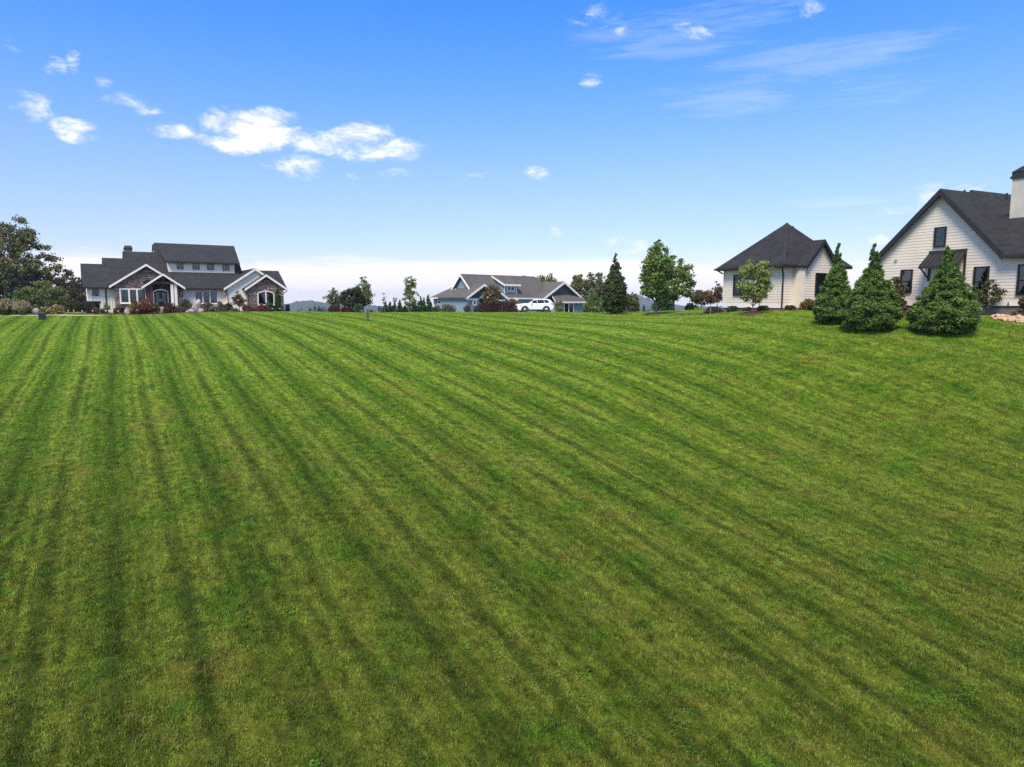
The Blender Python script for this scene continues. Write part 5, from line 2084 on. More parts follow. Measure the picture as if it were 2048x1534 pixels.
OAK = [(0.1242, 0.1408, 0.0414), (0.1759, 0.1822, 0.062), (0.0745, 0.0931, 0.0331), (0.1553, 0.1283, 0.058)]
DARKG = [(0.0496, 0.0766, 0.0316), (0.0766, 0.108, 0.0406), (0.036, 0.0586, 0.027)]
MIDG = [(0.1217, 0.1827, 0.0452), (0.1827, 0.2434, 0.0696), (0.0782, 0.1252, 0.0347)]
MAPLE = [(0.1249, 0.208, 0.0366), (0.208, 0.2827, 0.0598), (0.0748, 0.1415, 0.0266), (0.1663, 0.1995, 0.0465)]
LIME = [(0.3081, 0.3987, 0.0906), (0.2175, 0.3081, 0.0635), (0.145, 0.2175, 0.0507), (0.2719, 0.2356, 0.0725)]
CONI = [(0.082, 0.1569, 0.0263), (0.1394, 0.2315, 0.0446), (0.0492, 0.0986, 0.021), (0.1065, 0.1718, 0.0314), (0.1722, 0.2466, 0.0526)]
ARBO = [(0.039, 0.0894, 0.0292), (0.065, 0.13, 0.0358), (0.0292, 0.065, 0.0228)]
BRONZE = [(0.182, 0.112, 0.049), (0.126, 0.098, 0.042), (0.14, 0.0728, 0.0364), (0.098, 0.105, 0.0392)]
REDB = [(0.2125, 0.06, 0.035), (0.275, 0.1063, 0.0562), (0.1375, 0.05, 0.03), (0.175, 0.0875, 0.0438)]
PURP = [(0.0528, 0.0279, 0.0311), (0.0807, 0.0373, 0.0404), (0.0387, 0.0311, 0.0248)]
GOLD = [(0.3795, 0.276, 0.1035), (0.276, 0.207, 0.069), (0.161, 0.1495, 0.046)]
LOWG = [(0.081, 0.0918, 0.0351), (0.1148, 0.1148, 0.0459), (0.0567, 0.0675, 0.027)]
CREAM = [(0.62, 0.56, 0.40), (0.55, 0.50, 0.34)]

# --- three big arborvitae in front of the gabled house
AP = [(0.0, 46), (0.05, 60), (0.14, 66), (0.25, 63), (0.36, 53), (0.5, 40), (0.62, 27), (0.72, 19), (0.80, 13), (0.88, 11), (0.94, 8), (1.0, 2)]
for i, (u, d, vt, sc_, lab, sd) in enumerate((
        (1740, 36.0, 487, 0.90, 'broad dark green conifer between two others, its tip against the sky', 11),
        (1887, 34.2, 490, 1.04, 'widest dark green conifer, in front of the metal awning', 12),
        (1669, 38.6, 489, 0.68, 'narrower dark green conifer beside the bay window of the hip-roofed house', 13))):
    conifer('arborvitae', lab, u, d, vt, [(t, r * sc_ * 0.86) for t, r in AP], CONI, nbr=560 if i < 2 else 440, per=165, spray=0.155, seed=sd, rough=0.09, fan_w=0.12, lift=0.30, group='big conifers in front of the white houses')

# --- lawn trees, centre right
conifer('arborvitae', 'upright dark conifer standing on its own mulch ring', 1229, 62, 508, [(0.03, 15), (0.10, 22), (0.3, 25), (0.45, 22), (0.6, 17), (0.7, 12), (0.85, 7), (1.0, 2)], [(0.062, 0.105, 0.028), (0.085, 0.13, 0.038), (0.042, 0.074, 0.022)], nbr=420, per=44, spray=0.26, seed=21, trunk=0.12, bare=0.05)
tree('maple_tree', 'tall green maple with straight trunk in a mulch ring', 1312, 58, 478, [(0.20, 12, 12), (0.30, 32, 28), (0.42, 36, 34), (0.58, 30, 30), (0.72, 28, 30), (0.84, 17, 20), (0.93, 9, 11), (1.0, 4, 5)], MAPLE, nclump=210, per=66, leaf=0.20, cr=0.42, trunk=0.11, bark='pale_bark', seed=22, limbs=34)
tree('maple_tree', 'green maple with rounded crown behind the taller maple', 1347, 67, 510, [(0.22, 16, 18), (0.34, 36, 40), (0.5, 36, 40), (0.66, 34, 34), (0.82, 24, 24), (0.95, 10, 12), (1.0, 4, 5)], MAPLE, nclump=150, per=58, leaf=0.22, cr=0.46, trunk=0.11, bark='pale_bark', seed=23, limbs=24)
tree('maple_sapling', 'young lime-green maple in front of the hip-roofed house', 1505, 45, 517, [(0.18, 8, 8), (0.27, 24, 20), (0.38, 34, 30), (0.52, 34, 36), (0.68, 32, 34), (0.82, 30, 34), (0.92, 20, 30), (1.0, 6, 18)], LIME, nclump=150, per=50, leaf=0.13, cr=0.27, trunk=0.045, bark='pale_bark', seed=24, limbs=30, inner=0.1)
shrub('dense_shrub', 'tall dense dark green bush growing behind the maple trunk', 1301, 1347, 588, 76, ARBO, 2600, 0.24, 31)
tree('slender_tree', 'slender orange-leaved young tree at the corner of the hip-roofed house', 1434, 60, 563, [(0.30, 8, 8), (0.5, 10, 14), (0.7, 10, 13), (0.85, 9, 6), (1.0, 8, 3)], BRONZE, nclump=42, per=26, leaf=0.17, cr=0.26, trunk=0.05, seed=25, limbs=22, inner=0.05)
tree('ornamental_tree', 'low spreading orange-brown tree beyond the crest', 1402, 72, 582, [(0.40, 16, 16), (0.58, 26, 26), (0.78, 26, 24), (0.94, 17, 14), (1.0, 10, 8)], BRONZE, nclump=70, per=46, leaf=0.20, cr=0.40, trunk=0.07, seed=26, limbs=18)
shrub('evergreen_shrub', 'dark green upright bush under the orange-brown tree', 1370, 1397, 607, 70, ARBO, 1100, 0.2, 32)
shrub('yellow_shrub', 'small yellow-green bush beneath the orange-brown tree', 1387, 1406, 616, 66, LIME, 700, 0.15, 33)
tree('small_oak', 'small dark leafy tree right of the upright conifer, before the far hill', 1264, 84, 586, [(0.1, 8, 8), (0.4, 14, 16), (0.7, 12, 13), (1.0, 5, 5)], OAK, nclump=60, per=44, leaf=0.24, cr=0.45, trunk=0.08, seed=27, limbs=12)

# --- behind the blue house
BACK = 'trees standing behind the blue house'
tree('oak_tree', 'dark oak rising right of the garage gable of the blue house', 1158, 118, 549, [(0.25, 14, 18), (0.45, 24, 30), (0.7, 22, 28), (0.88, 16, 18), (1.0, 6, 8)], OAK, nclump=120, per=50, leaf=0.40, cr=0.75, trunk=0.25, seed=41, group=BACK)
tree('oak_tree', 'open-crowned oak between the blue house and the upright conifer', 1190, 124, 542, [(0.2, 16, 14), (0.45, 26, 22), (0.7, 22, 20), (0.9, 15, 12), (1.0, 6, 6)], OAK, nclump=120, per=50, leaf=0.42, cr=0.78, trunk=0.25, seed=42, group=BACK)
tree('oak_tree', 'oak showing over the garage ridge of the blue house', 1096, 128, 549, [(0.4, 18, 18), (0.7, 24, 22), (0.9, 17, 14), (1.0, 8, 6)], MIDG[:1] + OAK, nclump=95, per=46, leaf=0.42, cr=0.78, trunk=0.25, seed=43, group=BACK)
tree('oak_tree', 'treetop peeking over the main ridge of the blue house', 1049, 126, 549.5, [(0.4, 8, 8), (0.8, 8, 8), (1.0, 4, 4)], OAK, nclump=36, per=40, leaf=0.4, cr=0.7, trunk=0.2, seed=44, group=BACK)
shrub('willow_shrub', 'big pale green bush filling the gap right of the blue house', 1166, 1212, 572, 98, MIDG, 3600, 0.26, 45, lobes=20)
shrub('willow_shrub', 'pale green bush half hidden by the upright conifer', 1196, 1232, 580, 102, MIDG, 2000, 0.26, 46, lobes=14)

# --- in front of the blue house
shrub('smokebush', 'dark purple bush right of the small front window of the blue house', 946, 985, 606, 86.5, PURP, 2600, 0.17, 51, lobes=18)
shrub('smokebush', 'largest dark purple bush, touching the nose of the car', 978, 1030, 605, 86.5, PURP + [(0.07, 0.045, 0.022)], 3200, 0.17, 52, lobes=20)
shrub('smokebush', 'bronze bush rising over the car bonnet before the porch post', 1016, 1037, 592, 86.5, BRONZE + PURP, 1500, 0.18, 53)
tree('ornamental_tree', 'small orange and green tree before the porch gables of the blue house', 985, 87, 571, [(0.3, 12, 12), (0.5, 20, 20), (0.72, 19, 18), (0.9, 12, 10), (1.0, 6, 5)], BRONZE + [(0.16, 0.12, 0.03), (0.06, 0.08, 0.02)], nclump=80, per=52, leaf=0.18, cr=0.36, trunk=0.06, seed=54, limbs=10)
shrub('hedge_shrub', 'bronze bush before the left wall of the blue house', 878, 912, 609, 90, BRONZE + LOWG, 1500, 0.17, 55)
shrub('hedge_shrub', 'olive bush at the far left corner of the blue house', 858, 884, 612, 92, LOWG, 1200, 0.17, 56)
shrub('hedge_shrub', 'pinkish grey bush at the near corner of the blue house', 926, 944, 608, 89, [(0.13, 0.095, 0.075), (0.09, 0.085, 0.045)], 900, 0.15, 57)
tree('small_tree', 'young bushy tree between the car and the garage window', 1117, 88, 600, [(0.05, 9, 9), (0.4, 11, 11), (0.75, 8, 8), (1.0, 4, 4)], MAPLE + [(0.14, 0.08, 0.03)], nclump=46, per=44, leaf=0.15, cr=0.28, trunk=0.03, seed=58, limbs=8)

# --- trees on the crest, centre left
tree('ornamental_tree', 'small flat-topped tree with drooping tips beyond the crest', 667, 88, 575, [(0.32, 8, 9), (0.45, 16, 18), (0.62, 19, 20), (0.75, 12, 15), (0.88, 6, 7), (1.0, 2, 2)], MIDG[:1] + OAK, nclump=64, per=36, leaf=0.18, cr=0.36, trunk=0.06, seed=61, limbs=22, inner=0.05)
tree('maple_tree', 'broad dark green tree on the crest beside the flat-topped tree', 706, 85, 571, [(0.22, 14, 14), (0.35, 28, 24), (0.55, 28, 24), (0.78, 20, 20), (0.92, 10, 12), (1.0, 5, 5)], [(0.050, 0.068, 0.022), (0.075, 0.090, 0.030), (0.034, 0.045, 0.016)], nclump=120, per=56, leaf=0.22, cr=0.46, trunk=0.11, bark='pale_bark', seed=62, limbs=22)
tree('maple_tree', 'taller pointed tree with loose branches beside the broad dark green one', 727, 88, 552, [(0.20, 6, 10), (0.38, 18, 23), (0.6, 14, 20), (0.78, 10, 12), (0.92, 6, 8), (1.0, 3, 4)], MAPLE + OAK[:2], nclump=105, per=42, leaf=0.19, cr=0.38, trunk=0.07, bark='pale_bark', seed=63, limbs=28, inner=0.1)
tree('maple_sapling', 'young tree with upright loose branches before the row of small conifers', 821, 83, 553, [(0.16, 4, 4), (0.3, 15, 15), (0.5, 15, 16), (0.7, 11, 13), (0.88, 11, 12), (1.0, 4, 5)], MAPLE + [(0.12, 0.11, 0.04)], nclump=84, per=34, leaf=0.18, cr=0.34, trunk=0.055, bark='pale_bark', seed=64, limbs=30, inner=0.08)
tree('thin_sapling', 'thin sparse sapling with dark leaf tufts on the crest', 769, 82, 585, [(0.45, 2, 2), (0.65, 5, 4), (0.85, 4, 5), (1.0, 2, 2)], OAK, nclump=13, per=12, leaf=0.15, cr=0.18, trunk=0.025, bark='pale_bark', seed=65, limbs=12, inner=0.05)
tree('thin_sapling', 'thin sapling rising between two small conifers', 791, 83, 594, [(0.5, 3, 3), (0.8, 5, 5), (1.0, 2, 3)], OAK, nclump=11, per=12, leaf=0.15, cr=0.18, trunk=0.025, bark='pale_bark', seed=66, limbs=9, inner=0.05)
shrub('burning_bush', 'rounded reddish brown bush nearer the stone house', 655, 679, 611, 84, [(0.11, 0.042, 0.032), (0.08, 0.038, 0.028)], 1500, 0.15, 67, group='reddish bushes on the crest')
shrub('burning_bush', 'rounded reddish brown bush under the broad dark tree', 682, 706, 608.5, 84, [(0.11, 0.042, 0.032), (0.08, 0.038, 0.028)], 1500, 0.15, 68, group='reddish bushes on the crest')
shrub('dense_shrub', 'dense dark green bush between two crest tree trunks', 708, 728, 606, 84, ARBO + MIDG[:1], 1400, 0.16, 69)
for i, (u, vt, r, d, lab) in enumerate((
        (771, 604, 4.5, 86, 'small columnar conifer right under the thin sparse sapling'),
        (781, 603.5, 5, 88, 'broader small conifer between the two thin saplings'),
        (789.5, 604.5, 4.2, 90, 'slim small conifer hugging the second thin sapling'),
        (799.5, 600, 4.8, 86, 'pointed small conifer between the second thin sapling and the young loose tree'),
        (829, 597, 5.5, 88, 'dark columnar conifer just past the trunk of the young loose tree'),
        (841, 592, 5.5, 90, 'tall columnar conifer third from the blue house'),
        (848, 596, 4.5, 86, 'shorter columnar conifer beside the tallest one by the blue house'),
        (857, 587, 5.5, 88, 'tallest columnar conifer of the crest row, beside the blue house'),
        (810, 611, 5, 87, 'lowest bushy conifer of the crest row, near the young loose tree'))):
    conifer('columnar_conifer', lab, u, d, vt, [(0.0, r), (0.3, r * 1.05), (0.6, r * 0.8), (0.85, r * 0.42), (1.0, r * 0.1)], ARBO, nbr=90, per=20, spray=0.22, seed=70 + i, trunk=0.05, group='row of small columnar conifers on the crest')

# --- by the stone and white house
def lh(u, depth_off=0.0):
    """distance at which column u meets a line in front of the stone house"""
    c, d_ = LH.cam(), LH.dir(u, 615)
    t = ((-depth_off) - c.y) / d_.y
    return t


conifer('columnar_conifer', 'tall narrow conifer against the stone gable with the arched window', 556.5, lh(556, 3.7), 574, [(0.0, 5.0), (0.3, 6.0), (0.6, 5.0), (0.85, 3.4), (1.0, 1)], [(0.045, 0.10, 0.016), (0.065, 0.13, 0.022), (0.03, 0.07, 0.012)], nbr=170, per=22, spray=0.2, seed=81, trunk=0.06)
shrub('clipped_hedge', 'clipped dark green hedge wider at the top, under the small wing window', 173, 198, 603, lh(185, 1.4), DARKG + [(0.04, 0.06, 0.02)], 4200, 0.15, 82, box=0.35, depth=0.7, cat='hedge')
tree('small_magnolia', 'thin young light green plant beside the wing downspout', 214, lh(214, 1.6), 602, [(0.05, 3, 4), (0.4, 5, 5), (0.75, 4, 6), (1.0, 2, 3)], LIME[1:], nclump=20, per=20, leaf=0.15, cr=0.2, trunk=0.025, seed=83, limbs=10, cat='shrub')
shrub('bronze_shrub', 'small reddish bush in front of the clipped hedge', 184, 198, 611, lh(190, 2.2), BRONZE + REDB, 600, 0.12, 84)
shrub('low_evergreen', 'low dark evergreen at the left foot of the stone gable', 227, 240, 613, lh(233, 3.4), DARKG, 700, 0.12, 85)
shrub('low_evergreen', 'low dark evergreen between the clipped hedge and the thin plant', 196, 212, 617, lh(204, 1.8), DARKG, 500, 0.12, 101)
shrub('bronze_shrub', 'olive bush under the triple window', 238, 252, 611, lh(245, 3.4), LOWG + BRONZE, 700, 0.13, 86)
shrub('hydrangea', 'big russet hydrangea bush before the porch steps', 272, 312, 599, lh(290, 5.6), REDB, 2600, 0.19, 87, bloom=[(0.55, 0.36, 0.26)], nb=10, bloom_size=0.14)
shrub('hydrangea', 'pale flowering hydrangea at the left of the russet one', 258, 280, 606, lh(268, 6.0), GOLD + LOWG + REDB[:1], 1300, 0.16, 88, bloom=CREAM, nb=14)
shrub('hydrangea', 'russet bush under the left part of the triple window', 259, 281, 598, lh(270, 4.2), REDB + LOWG[:1], 1200, 0.17, 98)
shrub('hydrangea', 'pale green hydrangea with cream heads beside the porch post', 286, 303, 592, lh(294, 4.6), LIME[1:3] + LOWG, 700, 0.16, 99, bloom=CREAM, nb=6)
shrub('bronze_shrub', 'brown and gold bush at the foot of the arched door', 306, 322, 604, lh(314, 5.2), BRONZE + GOLD[2:], 1000, 0.15, 89)
shrub('hydrangea', 'dull red bush right of the porch steps', 326, 358, 605, lh(342, 5.4), REDB[2:] + PURP + LOWG[:1], 1600, 0.17, 90)
shrub('bronze_shrub', 'gold-green bush left of the big boulder', 357, 388, 599, lh(372, 3.4), LOWG + BRONZE + GOLD[2:], 1900, 0.17, 91)
shrub('low_mound', 'low olive mound before the gold-green bush', 352, 372, 615, lh(362, 5.6), LOWG, 700, 0.12, 92)
shrub('low_mound', 'low olive mound at the foot of the big boulder', 371, 391, 616, lh(381, 5.8), LOWG, 700, 0.12, 93)
shrub('dark_shrub', 'dark purple bush right of the big boulder', 401, 430, 605, lh(416, 3.0), PURP + DARKG, 1500, 0.15, 94)
shrub('gold_flowers', 'low gold flowering plant right of the big boulder', 398, 418, 614, lh(408, 5.2), LOWG + GOLD[2:], 900, 0.12, 95, bloom=[(0.48, 0.36, 0.16)], nb=18, bloom_size=0.10)
shrub('gold_flowers', 'low gold flowering plant below the triple window with closed blinds', 416, 440, 613, lh(428, 5.2), LOWG + GOLD[2:], 1000, 0.12, 96, bloom=[(0.48, 0.36, 0.16)], nb=20, bloom_size=0.10)
shrub('green_shrub', 'blue-green bush under the corner of the white gable', 433, 450, 601, lh(441, 3.0), [(0.06, 0.085, 0.05), (0.045, 0.065, 0.032)], 1000, 0.15, 97)
shrub('dark_shrub', 'dark bush below the white gable left of the red-leaved small tree', 446, 468, 607, lh(457, 3.8), PURP + DARKG + LOWG[:1], 1300, 0.15, 100)
shrub('low_mound', 'low olive mound below the white gable', 438, 456, 615, lh(447, 5.6), LOWG, 600, 0.12, 102)
shrub('gold_flowers', 'pale flowering plant at the foot of the red-leaved small tree', 459, 480, 616, lh(470, 5.4), LOWG, 700, 0.12, 103, bloom=CREAM, nb=8, bloom_size=0.12)
tree('redbud_tree', 'red-leaved small tree with grey trunk before the white gable', 479, lh(479, 4.6), 582, [(0.26, 9, 10), (0.42, 14, 15), (0.62, 13, 13), (0.8, 9, 8), (1.0, 4, 3)], BRONZE + REDB[2:] + [(0.05, 0.035, 0.02)], nclump=62, per=30, leaf=0.17, cr=0.30, trunk=0.05, bark='pale_bark', seed=104, limbs=22, inner=0.05)
shrub('red_shrub', 'rust-red bush under the left of the arched window', 484, 508, 609, lh(496, 4.8), REDB + BRONZE, 1400, 0.14, 105)
shrub('red_shrub', 'bright red bush under the arched window', 505, 532, 607, lh(518, 4.8), [(0.20, 0.045, 0.035), (0.15, 0.05, 0.035), (0.10, 0.05, 0.03)], 1500, 0.14, 106)
shrub('dark_shrub', 'dark rounded bush beside the narrow conifer', 527, 550, 605, lh(539, 4.6), PURP[:1] + DARKG, 1500, 0.15, 107, bloom=[(0.35, 0.30, 0.28)], nb=4, bloom_size=0.12)

# --- left edge
tree('oak_tree', 'huge old oak with open spreading crown at the edge of the woods', 40, 98, 436, [(0.22, 60, 40), (0.34, 96, 76), (0.46, 104, 88), (0.56, 98, 72), (0.68, 86, 52), (0.8, 60, 42), (0.9, 26, 34), (1.0, 8, 22)], OAK, nclump=290, per=76, leaf=0.34, cr=0.78, trunk=0.42, seed=110, limbs=70, inner=0.08)
tree('dark_tree', 'dense near-black tree standing under the huge oak', 14, 93, 532, [(0.02, 40, 36), (0.3, 50, 46), (0.6, 46, 44), (0.85, 30, 28), (1.0, 12, 10)], DARKG, nclump=180, per=70, leaf=0.32, cr=0.70, trunk=0.2, seed=111, limbs=12)
tree('round_tree', 'round bright olive tree in front of the dark woods', 84, 86, 563, [(0.10, 26, 26), (0.25, 42, 40), (0.5, 46, 44), (0.75, 36, 36), (0.92, 20, 20), (1.0, 8, 8)], MIDG + [(0.12, 0.11, 0.04)], nclump=170, per=66, leaf=0.24, cr=0.52, trunk=0.12, seed=112, limbs=16)
tree('bronze_tree', 'rust-brown autumn tree between the oak and the house wing', 141, 101, 541, [(0.05, 22, 22), (0.3, 30, 24), (0.6, 26, 20), (0.85, 16, 13), (1.0, 7, 6)], BRONZE + OAK[2:3], nclump=150, per=60, leaf=0.28, cr=0.6, trunk=0.16, seed=113, limbs=14)
tree('dark_tree', 'dark green tree close against the end wall of the house wing', 160, 106, 556, [(0.05, 14, 12), (0.4, 17, 14), (0.75, 12, 10), (1.0, 5, 5)], DARKG + OAK[:1], nclump=90, per=56, leaf=0.30, cr=0.6, trunk=0.15, seed=114, limbs=8)
shrub('bronze_shrub', 'dark bronze undergrowth bush left of the house wing', 128, 160, 598, 92, BRONZE[2:] + DARKG, 2000, 0.2, 115, lobes=18)
shrub('bronze_shrub', 'dark undergrowth bush below the round olive tree', 96, 132, 602, 88, DARKG + OAK[:1], 2000, 0.2, 116, lobes=18)
shrub('dark_shrub', 'near-black undergrowth bush behind the tan fountain grass', 40, 84, 604, 87, DARKG, 2200, 0.2, 117, lobes=18)
fountain_grass('fountain_grass', 'wide clump of tan fountain grass beside the pale rock', 26, 66, 601, 76, 120)
fountain_grass('fountain_grass', 'clump of tan fountain grass with the tallest plumes', -12, 36, 597, 77, 121)
shrub('hydrangea', 'golden hydrangea bush behind the green utility box', 99, 129, 611, 79.5, GOLD, 1500, 0.17, 122, bloom=[(0.55, 0.40, 0.22)], nb=14, bloom_size=0.2)
shrub('hydrangea', 'smaller golden hydrangea right of the pale rock', 80, 101, 613, 79.5, GOLD + LOWG[:1], 1000, 0.16, 123, bloom=[(0.55, 0.40, 0.22)], nb=8, bloom_size=0.2)

# --- by the hip-roofed and gabled houses
def hl(u, off):
    """distance where column u meets a line off metres outside the hip house's left wall"""
    c, d_ = HH.cam(), HH.dir(u, 615)
    return (-off - c.x) / d_.x


for i, (u0, u1, vt, lab) in enumerate(((1408, 1450, 613, 'long low spreading evergreen at the far corner of the hip-roofed house'), (1451, 1478, 612.5, 'low round evergreen under the far window of the hip-roofed house'),
                                       (1482, 1504, 614.5, 'low round evergreen just left of the lime-green maple'), (1508, 1546, 611.5, 'wide low evergreen right of the lime-green maple'))):
    shrub('low_evergreen', lab, u0, u1, vt, hl((u0 + u1) / 2, 0.8), [(0.055, 0.07, 0.028), (0.04, 0.055, 0.022), (0.075, 0.08, 0.035)], 1700, 0.10, 130 + i, depth=0.8, lobes=20, group='low evergreens along the hip-roofed house')
c_, d_ = HH.cam(), HH.dir(1580, 615)
shrub('low_evergreen', 'low evergreen right of the corner downspout', 1567, 1592, 611, (-0.8 - c_.y) / d_.y, [(0.055, 0.07, 0.028), (0.04, 0.055, 0.022)], 1300, 0.10, 135, group='low evergreens along the hip-roofed house')
d_ = HH.dir(1615, 615)
shrub('hydrangea', 'orange and green hydrangea under the bay window', 1600, 1632, 599, (-1.6 - c_.y) / d_.y, [(0.20, 0.12, 0.04), (0.14, 0.13, 0.035), (0.24, 0.10, 0.045), (0.10, 0.12, 0.03)], 1900, 0.14, 136)


def gl(u, off):
    c, d_ = GH.cam(), GH.dir(u, 600)
    return (-off - c.x) / d_.x


tree('magnolia_shrub', 'loose bronze-green magnolia beside the double-hung window of the gabled house', 1787, gl(1787, 1.1), 555, [(0.05, 14, 14), (0.3, 22, 22), (0.6, 20, 17), (0.85, 14, 12), (1.0, 7, 5)], [(0.09, 0.075, 0.03), (0.07, 0.085, 0.028), (0.12, 0.08, 0.035), (0.05, 0.05, 0.02)], nclump=80, per=34, leaf=0.15, cr=0.26, trunk=0.04, seed=140, limbs=22, cat='shrub')
tree('magnolia_shrub', 'open green magnolia on a thin stem in front of the gabled house window', 1972, gl(1972, 1.0), 562, [(0.24, 6, 6), (0.36, 20, 16), (0.5, 22, 24), (0.66, 26, 33), (0.82, 20, 20), (1.0, 4, 12)], [(0.105, 0.125, 0.045), (0.075, 0.085, 0.034), (0.14, 0.14, 0.055), (0.07, 0.055, 0.03)], nclump=54, per=26, leaf=0.14, cr=0.22, trunk=0.035, seed=141, limbs=30, inner=0.05, cat='shrub')
shrub('red_shrub', 'red and gold bush at the side window of the gabled house', 2030, 2068, 590, gl(2045, 1.0), [(0.22, 0.12, 0.05), (0.16, 0.05, 0.03), (0.18, 0.15, 0.05)], 1300, 0.13, 142)
shrub('bronze_shrub', 'russet bush at the foot of the bronze-green magnolia', 1797, 1816, 597, gl(1806, 1.0), BRONZE + REDB[:1], 700, 0.12, 143)


# ---------------------------------------------------------------- beds, paths, rocks, small things
BEDS = []


def drape(name, pts, mat, lift, label=None, cat=None, kind='structure', res=0.5):
    """flat sheet inside a polygon (x, y), following the ground"""
    poly = np.array(pts)
    BEDS.append(poly)
    b = MB()
    me = bpy.data.meshes.new(name)
    bm = bmesh.new()
    vs = [bm.verts.new((x, y, 0)) for x, y in pts]
    bm.faces.new(vs)
    bmesh.ops.triangulate(bm, faces=bm.faces)
    for _ in range(4):
        es = [ed for ed in bm.edges if ed.calc_length() > res * 2]
        if not es:
            break
        bmesh.ops.subdivide_edges(bm, edges=es, cuts=1)
        bmesh.ops.triangulate(bm, faces=bm.faces)
    co = np.array([(v.co.x, v.co.y) for v in bm.verts])
    z = ground_arr(co[:, 0], co[:, 1]) + lift
    for v, h in zip(bm.verts, z):
        v.co.z = h
    bmesh.ops.recalc_face_normals(bm, faces=bm.faces)
    for f in bm.faces:
        if f.normal.z < 0:
            f.normal_flip()
    bm.to_mesh(me)
    bm.free()
    me.materials.append(MATS[mat])
    o = bpy.data.objects.new(name, me)
    COL.objects.link(o)
    tag(o, label, cat, kind=kind)
    return o


def ring(c, r, n=16, jit=0.12, seed=1):
    rr = random.Random(seed)
    return [(c.x + r * rr.uniform(1 - jit, 1 + jit) * math.cos(2 * math.pi * i / n), c.y + r * rr.uniform(1 - jit, 1 + jit) * math.sin(2 * math.pi * i / n)) for i in range(n)]


def mulch_ring(u, d, r, label, seed):
    c = G(u, d)
    b = MB()
    n = 20
    rr = random.Random(seed)
    rows = [(1.0, 0.045), (0.75, 0.10), (0.35, 0.15)]
    vs, fs = [], []
    for q, h in rows:
        for i in range(n):
            a = 2 * math.pi * i / n
            k = r * q * rr.uniform(0.9, 1.1)
            x, y = c.x + k * math.cos(a), c.y + k * math.sin(a)
            vs.append((x, y, gz(x, y) + h * rr.uniform(0.7, 1.2)))
    vs.append((c.x, c.y, c.z + 0.15))
    for j in range(2):
        for i in range(n):
            fs.append((j * n + i, j * n + (i + 1) % n, (j + 1) * n + (i + 1) % n, (j + 1) * n + i))
    for i in range(n):
        fs.append((2 * n + i, 2 * n + (i + 1) % n, 3 * n))
    b.add(vs, fs)
    o = b.build('mulch_ring', MATS['mulch'])
    tag(o, label, 'mulch', kind='structure')
    BEDS.append(np.array(ring(c, r * 0.92, 16, 0)))


mulch_ring(1229, 62, 1.05, 'brown mulch ring under the upright conifer', 1)
mulch_ring(1312, 58, 0.85, 'brown mulch ring under the tall maple', 2)
mulch_ring(1505, 45, 0.62, 'brown mulch ring under the lime-green maple', 3)


def hp(fr, x, y):
    w = fr.o + fr.ex * x + fr.ey * y
    return (w.x, w.y)


drape('mulch_bed', [hp(HH, -0.05, -0.4), hp(HH, -0.05, 5.0), hp(HH, -0.05, 10.5), hp(HH, -1.2, 10.5), hp(HH, -1.45, 5.0), hp(HH, -1.35, 1.0), hp(HH, -0.9, -1.3), hp(HH, 2.0, -2.2), hp(HH, 5.0, -2.6), hp(HH, 5.0, -0.9), hp(HH, 2.4, -0.4)], 'mulch', 0.05, 'brown mulch bed round the hip-roofed house', 'mulch bed')
drape('mulch_bed', [hp(GH, -0.02, 4.5), hp(GH, -1.7, 4.8), hp(GH, -1.9, 2.0), hp(GH, -1.5, -2.2), hp(GH, -0.02, -2.2)], 'mulch', 0.05, 'brown mulch bed before the gabled house', 'mulch bed')
drape('mulch_bed', [hp(LH, -17, -0.1), hp(LH, -15, -1.9), hp(LH, -9.5, -4.0), hp(LH, -6.0, -7.4), hp(LH, 3.0, -7.0), hp(LH, 9.0, -6.6), hp(LH, 13.5, -6.2), hp(LH, 14.4, -3.0), hp(LH, 8, -1.0), hp(LH, 0, -0.6), hp(LH, -8, -0.4)], 'mulch', 0.05, 'planting bed along the front of the stone house', 'mulch bed')
drape('footpath', [hp(LH, -22, -3.6), hp(LH, -17.5, -3.4), hp(LH, -13.0, -4.4), hp(LH, -9.4, -7.0), hp(LH, -7.6, -8.6), hp(LH, -8.4, -9.2), hp(LH, -11.0, -7.6), hp(LH, -14.0, -5.6), hp(LH, -18.0, -4.7), hp(LH, -22.5, -4.9)], 'concrete', 0.06, 'pale concrete footpath past the house wing', 'footpath')
drape('driveway', [hp(LH, 10.8, -5.7), hp(LH, 14.6, -2.6), hp(LH, 22, -2.2), hp(LH, 24, -4.6), hp(LH, 16, -6.6)], 'concrete', 0.06, 'pale concrete drive at the right of the stone house', 'driveway')
cc0 = G(1069, 85)
drape('driveway', [(cc0.x - 6, cc0.y - 1.6), (cc0.x + 4.5, cc0.y - 1.6), (cc0.x + 8, cc0.y + 2), (cc0.x + 7, cc0.y + 6), (cc0.x - 2, cc0.y + 5), (cc0.x - 6, cc0.y + 2)], 'concrete', 0.02, 'concrete driveway under the white SUV', 'driveway')


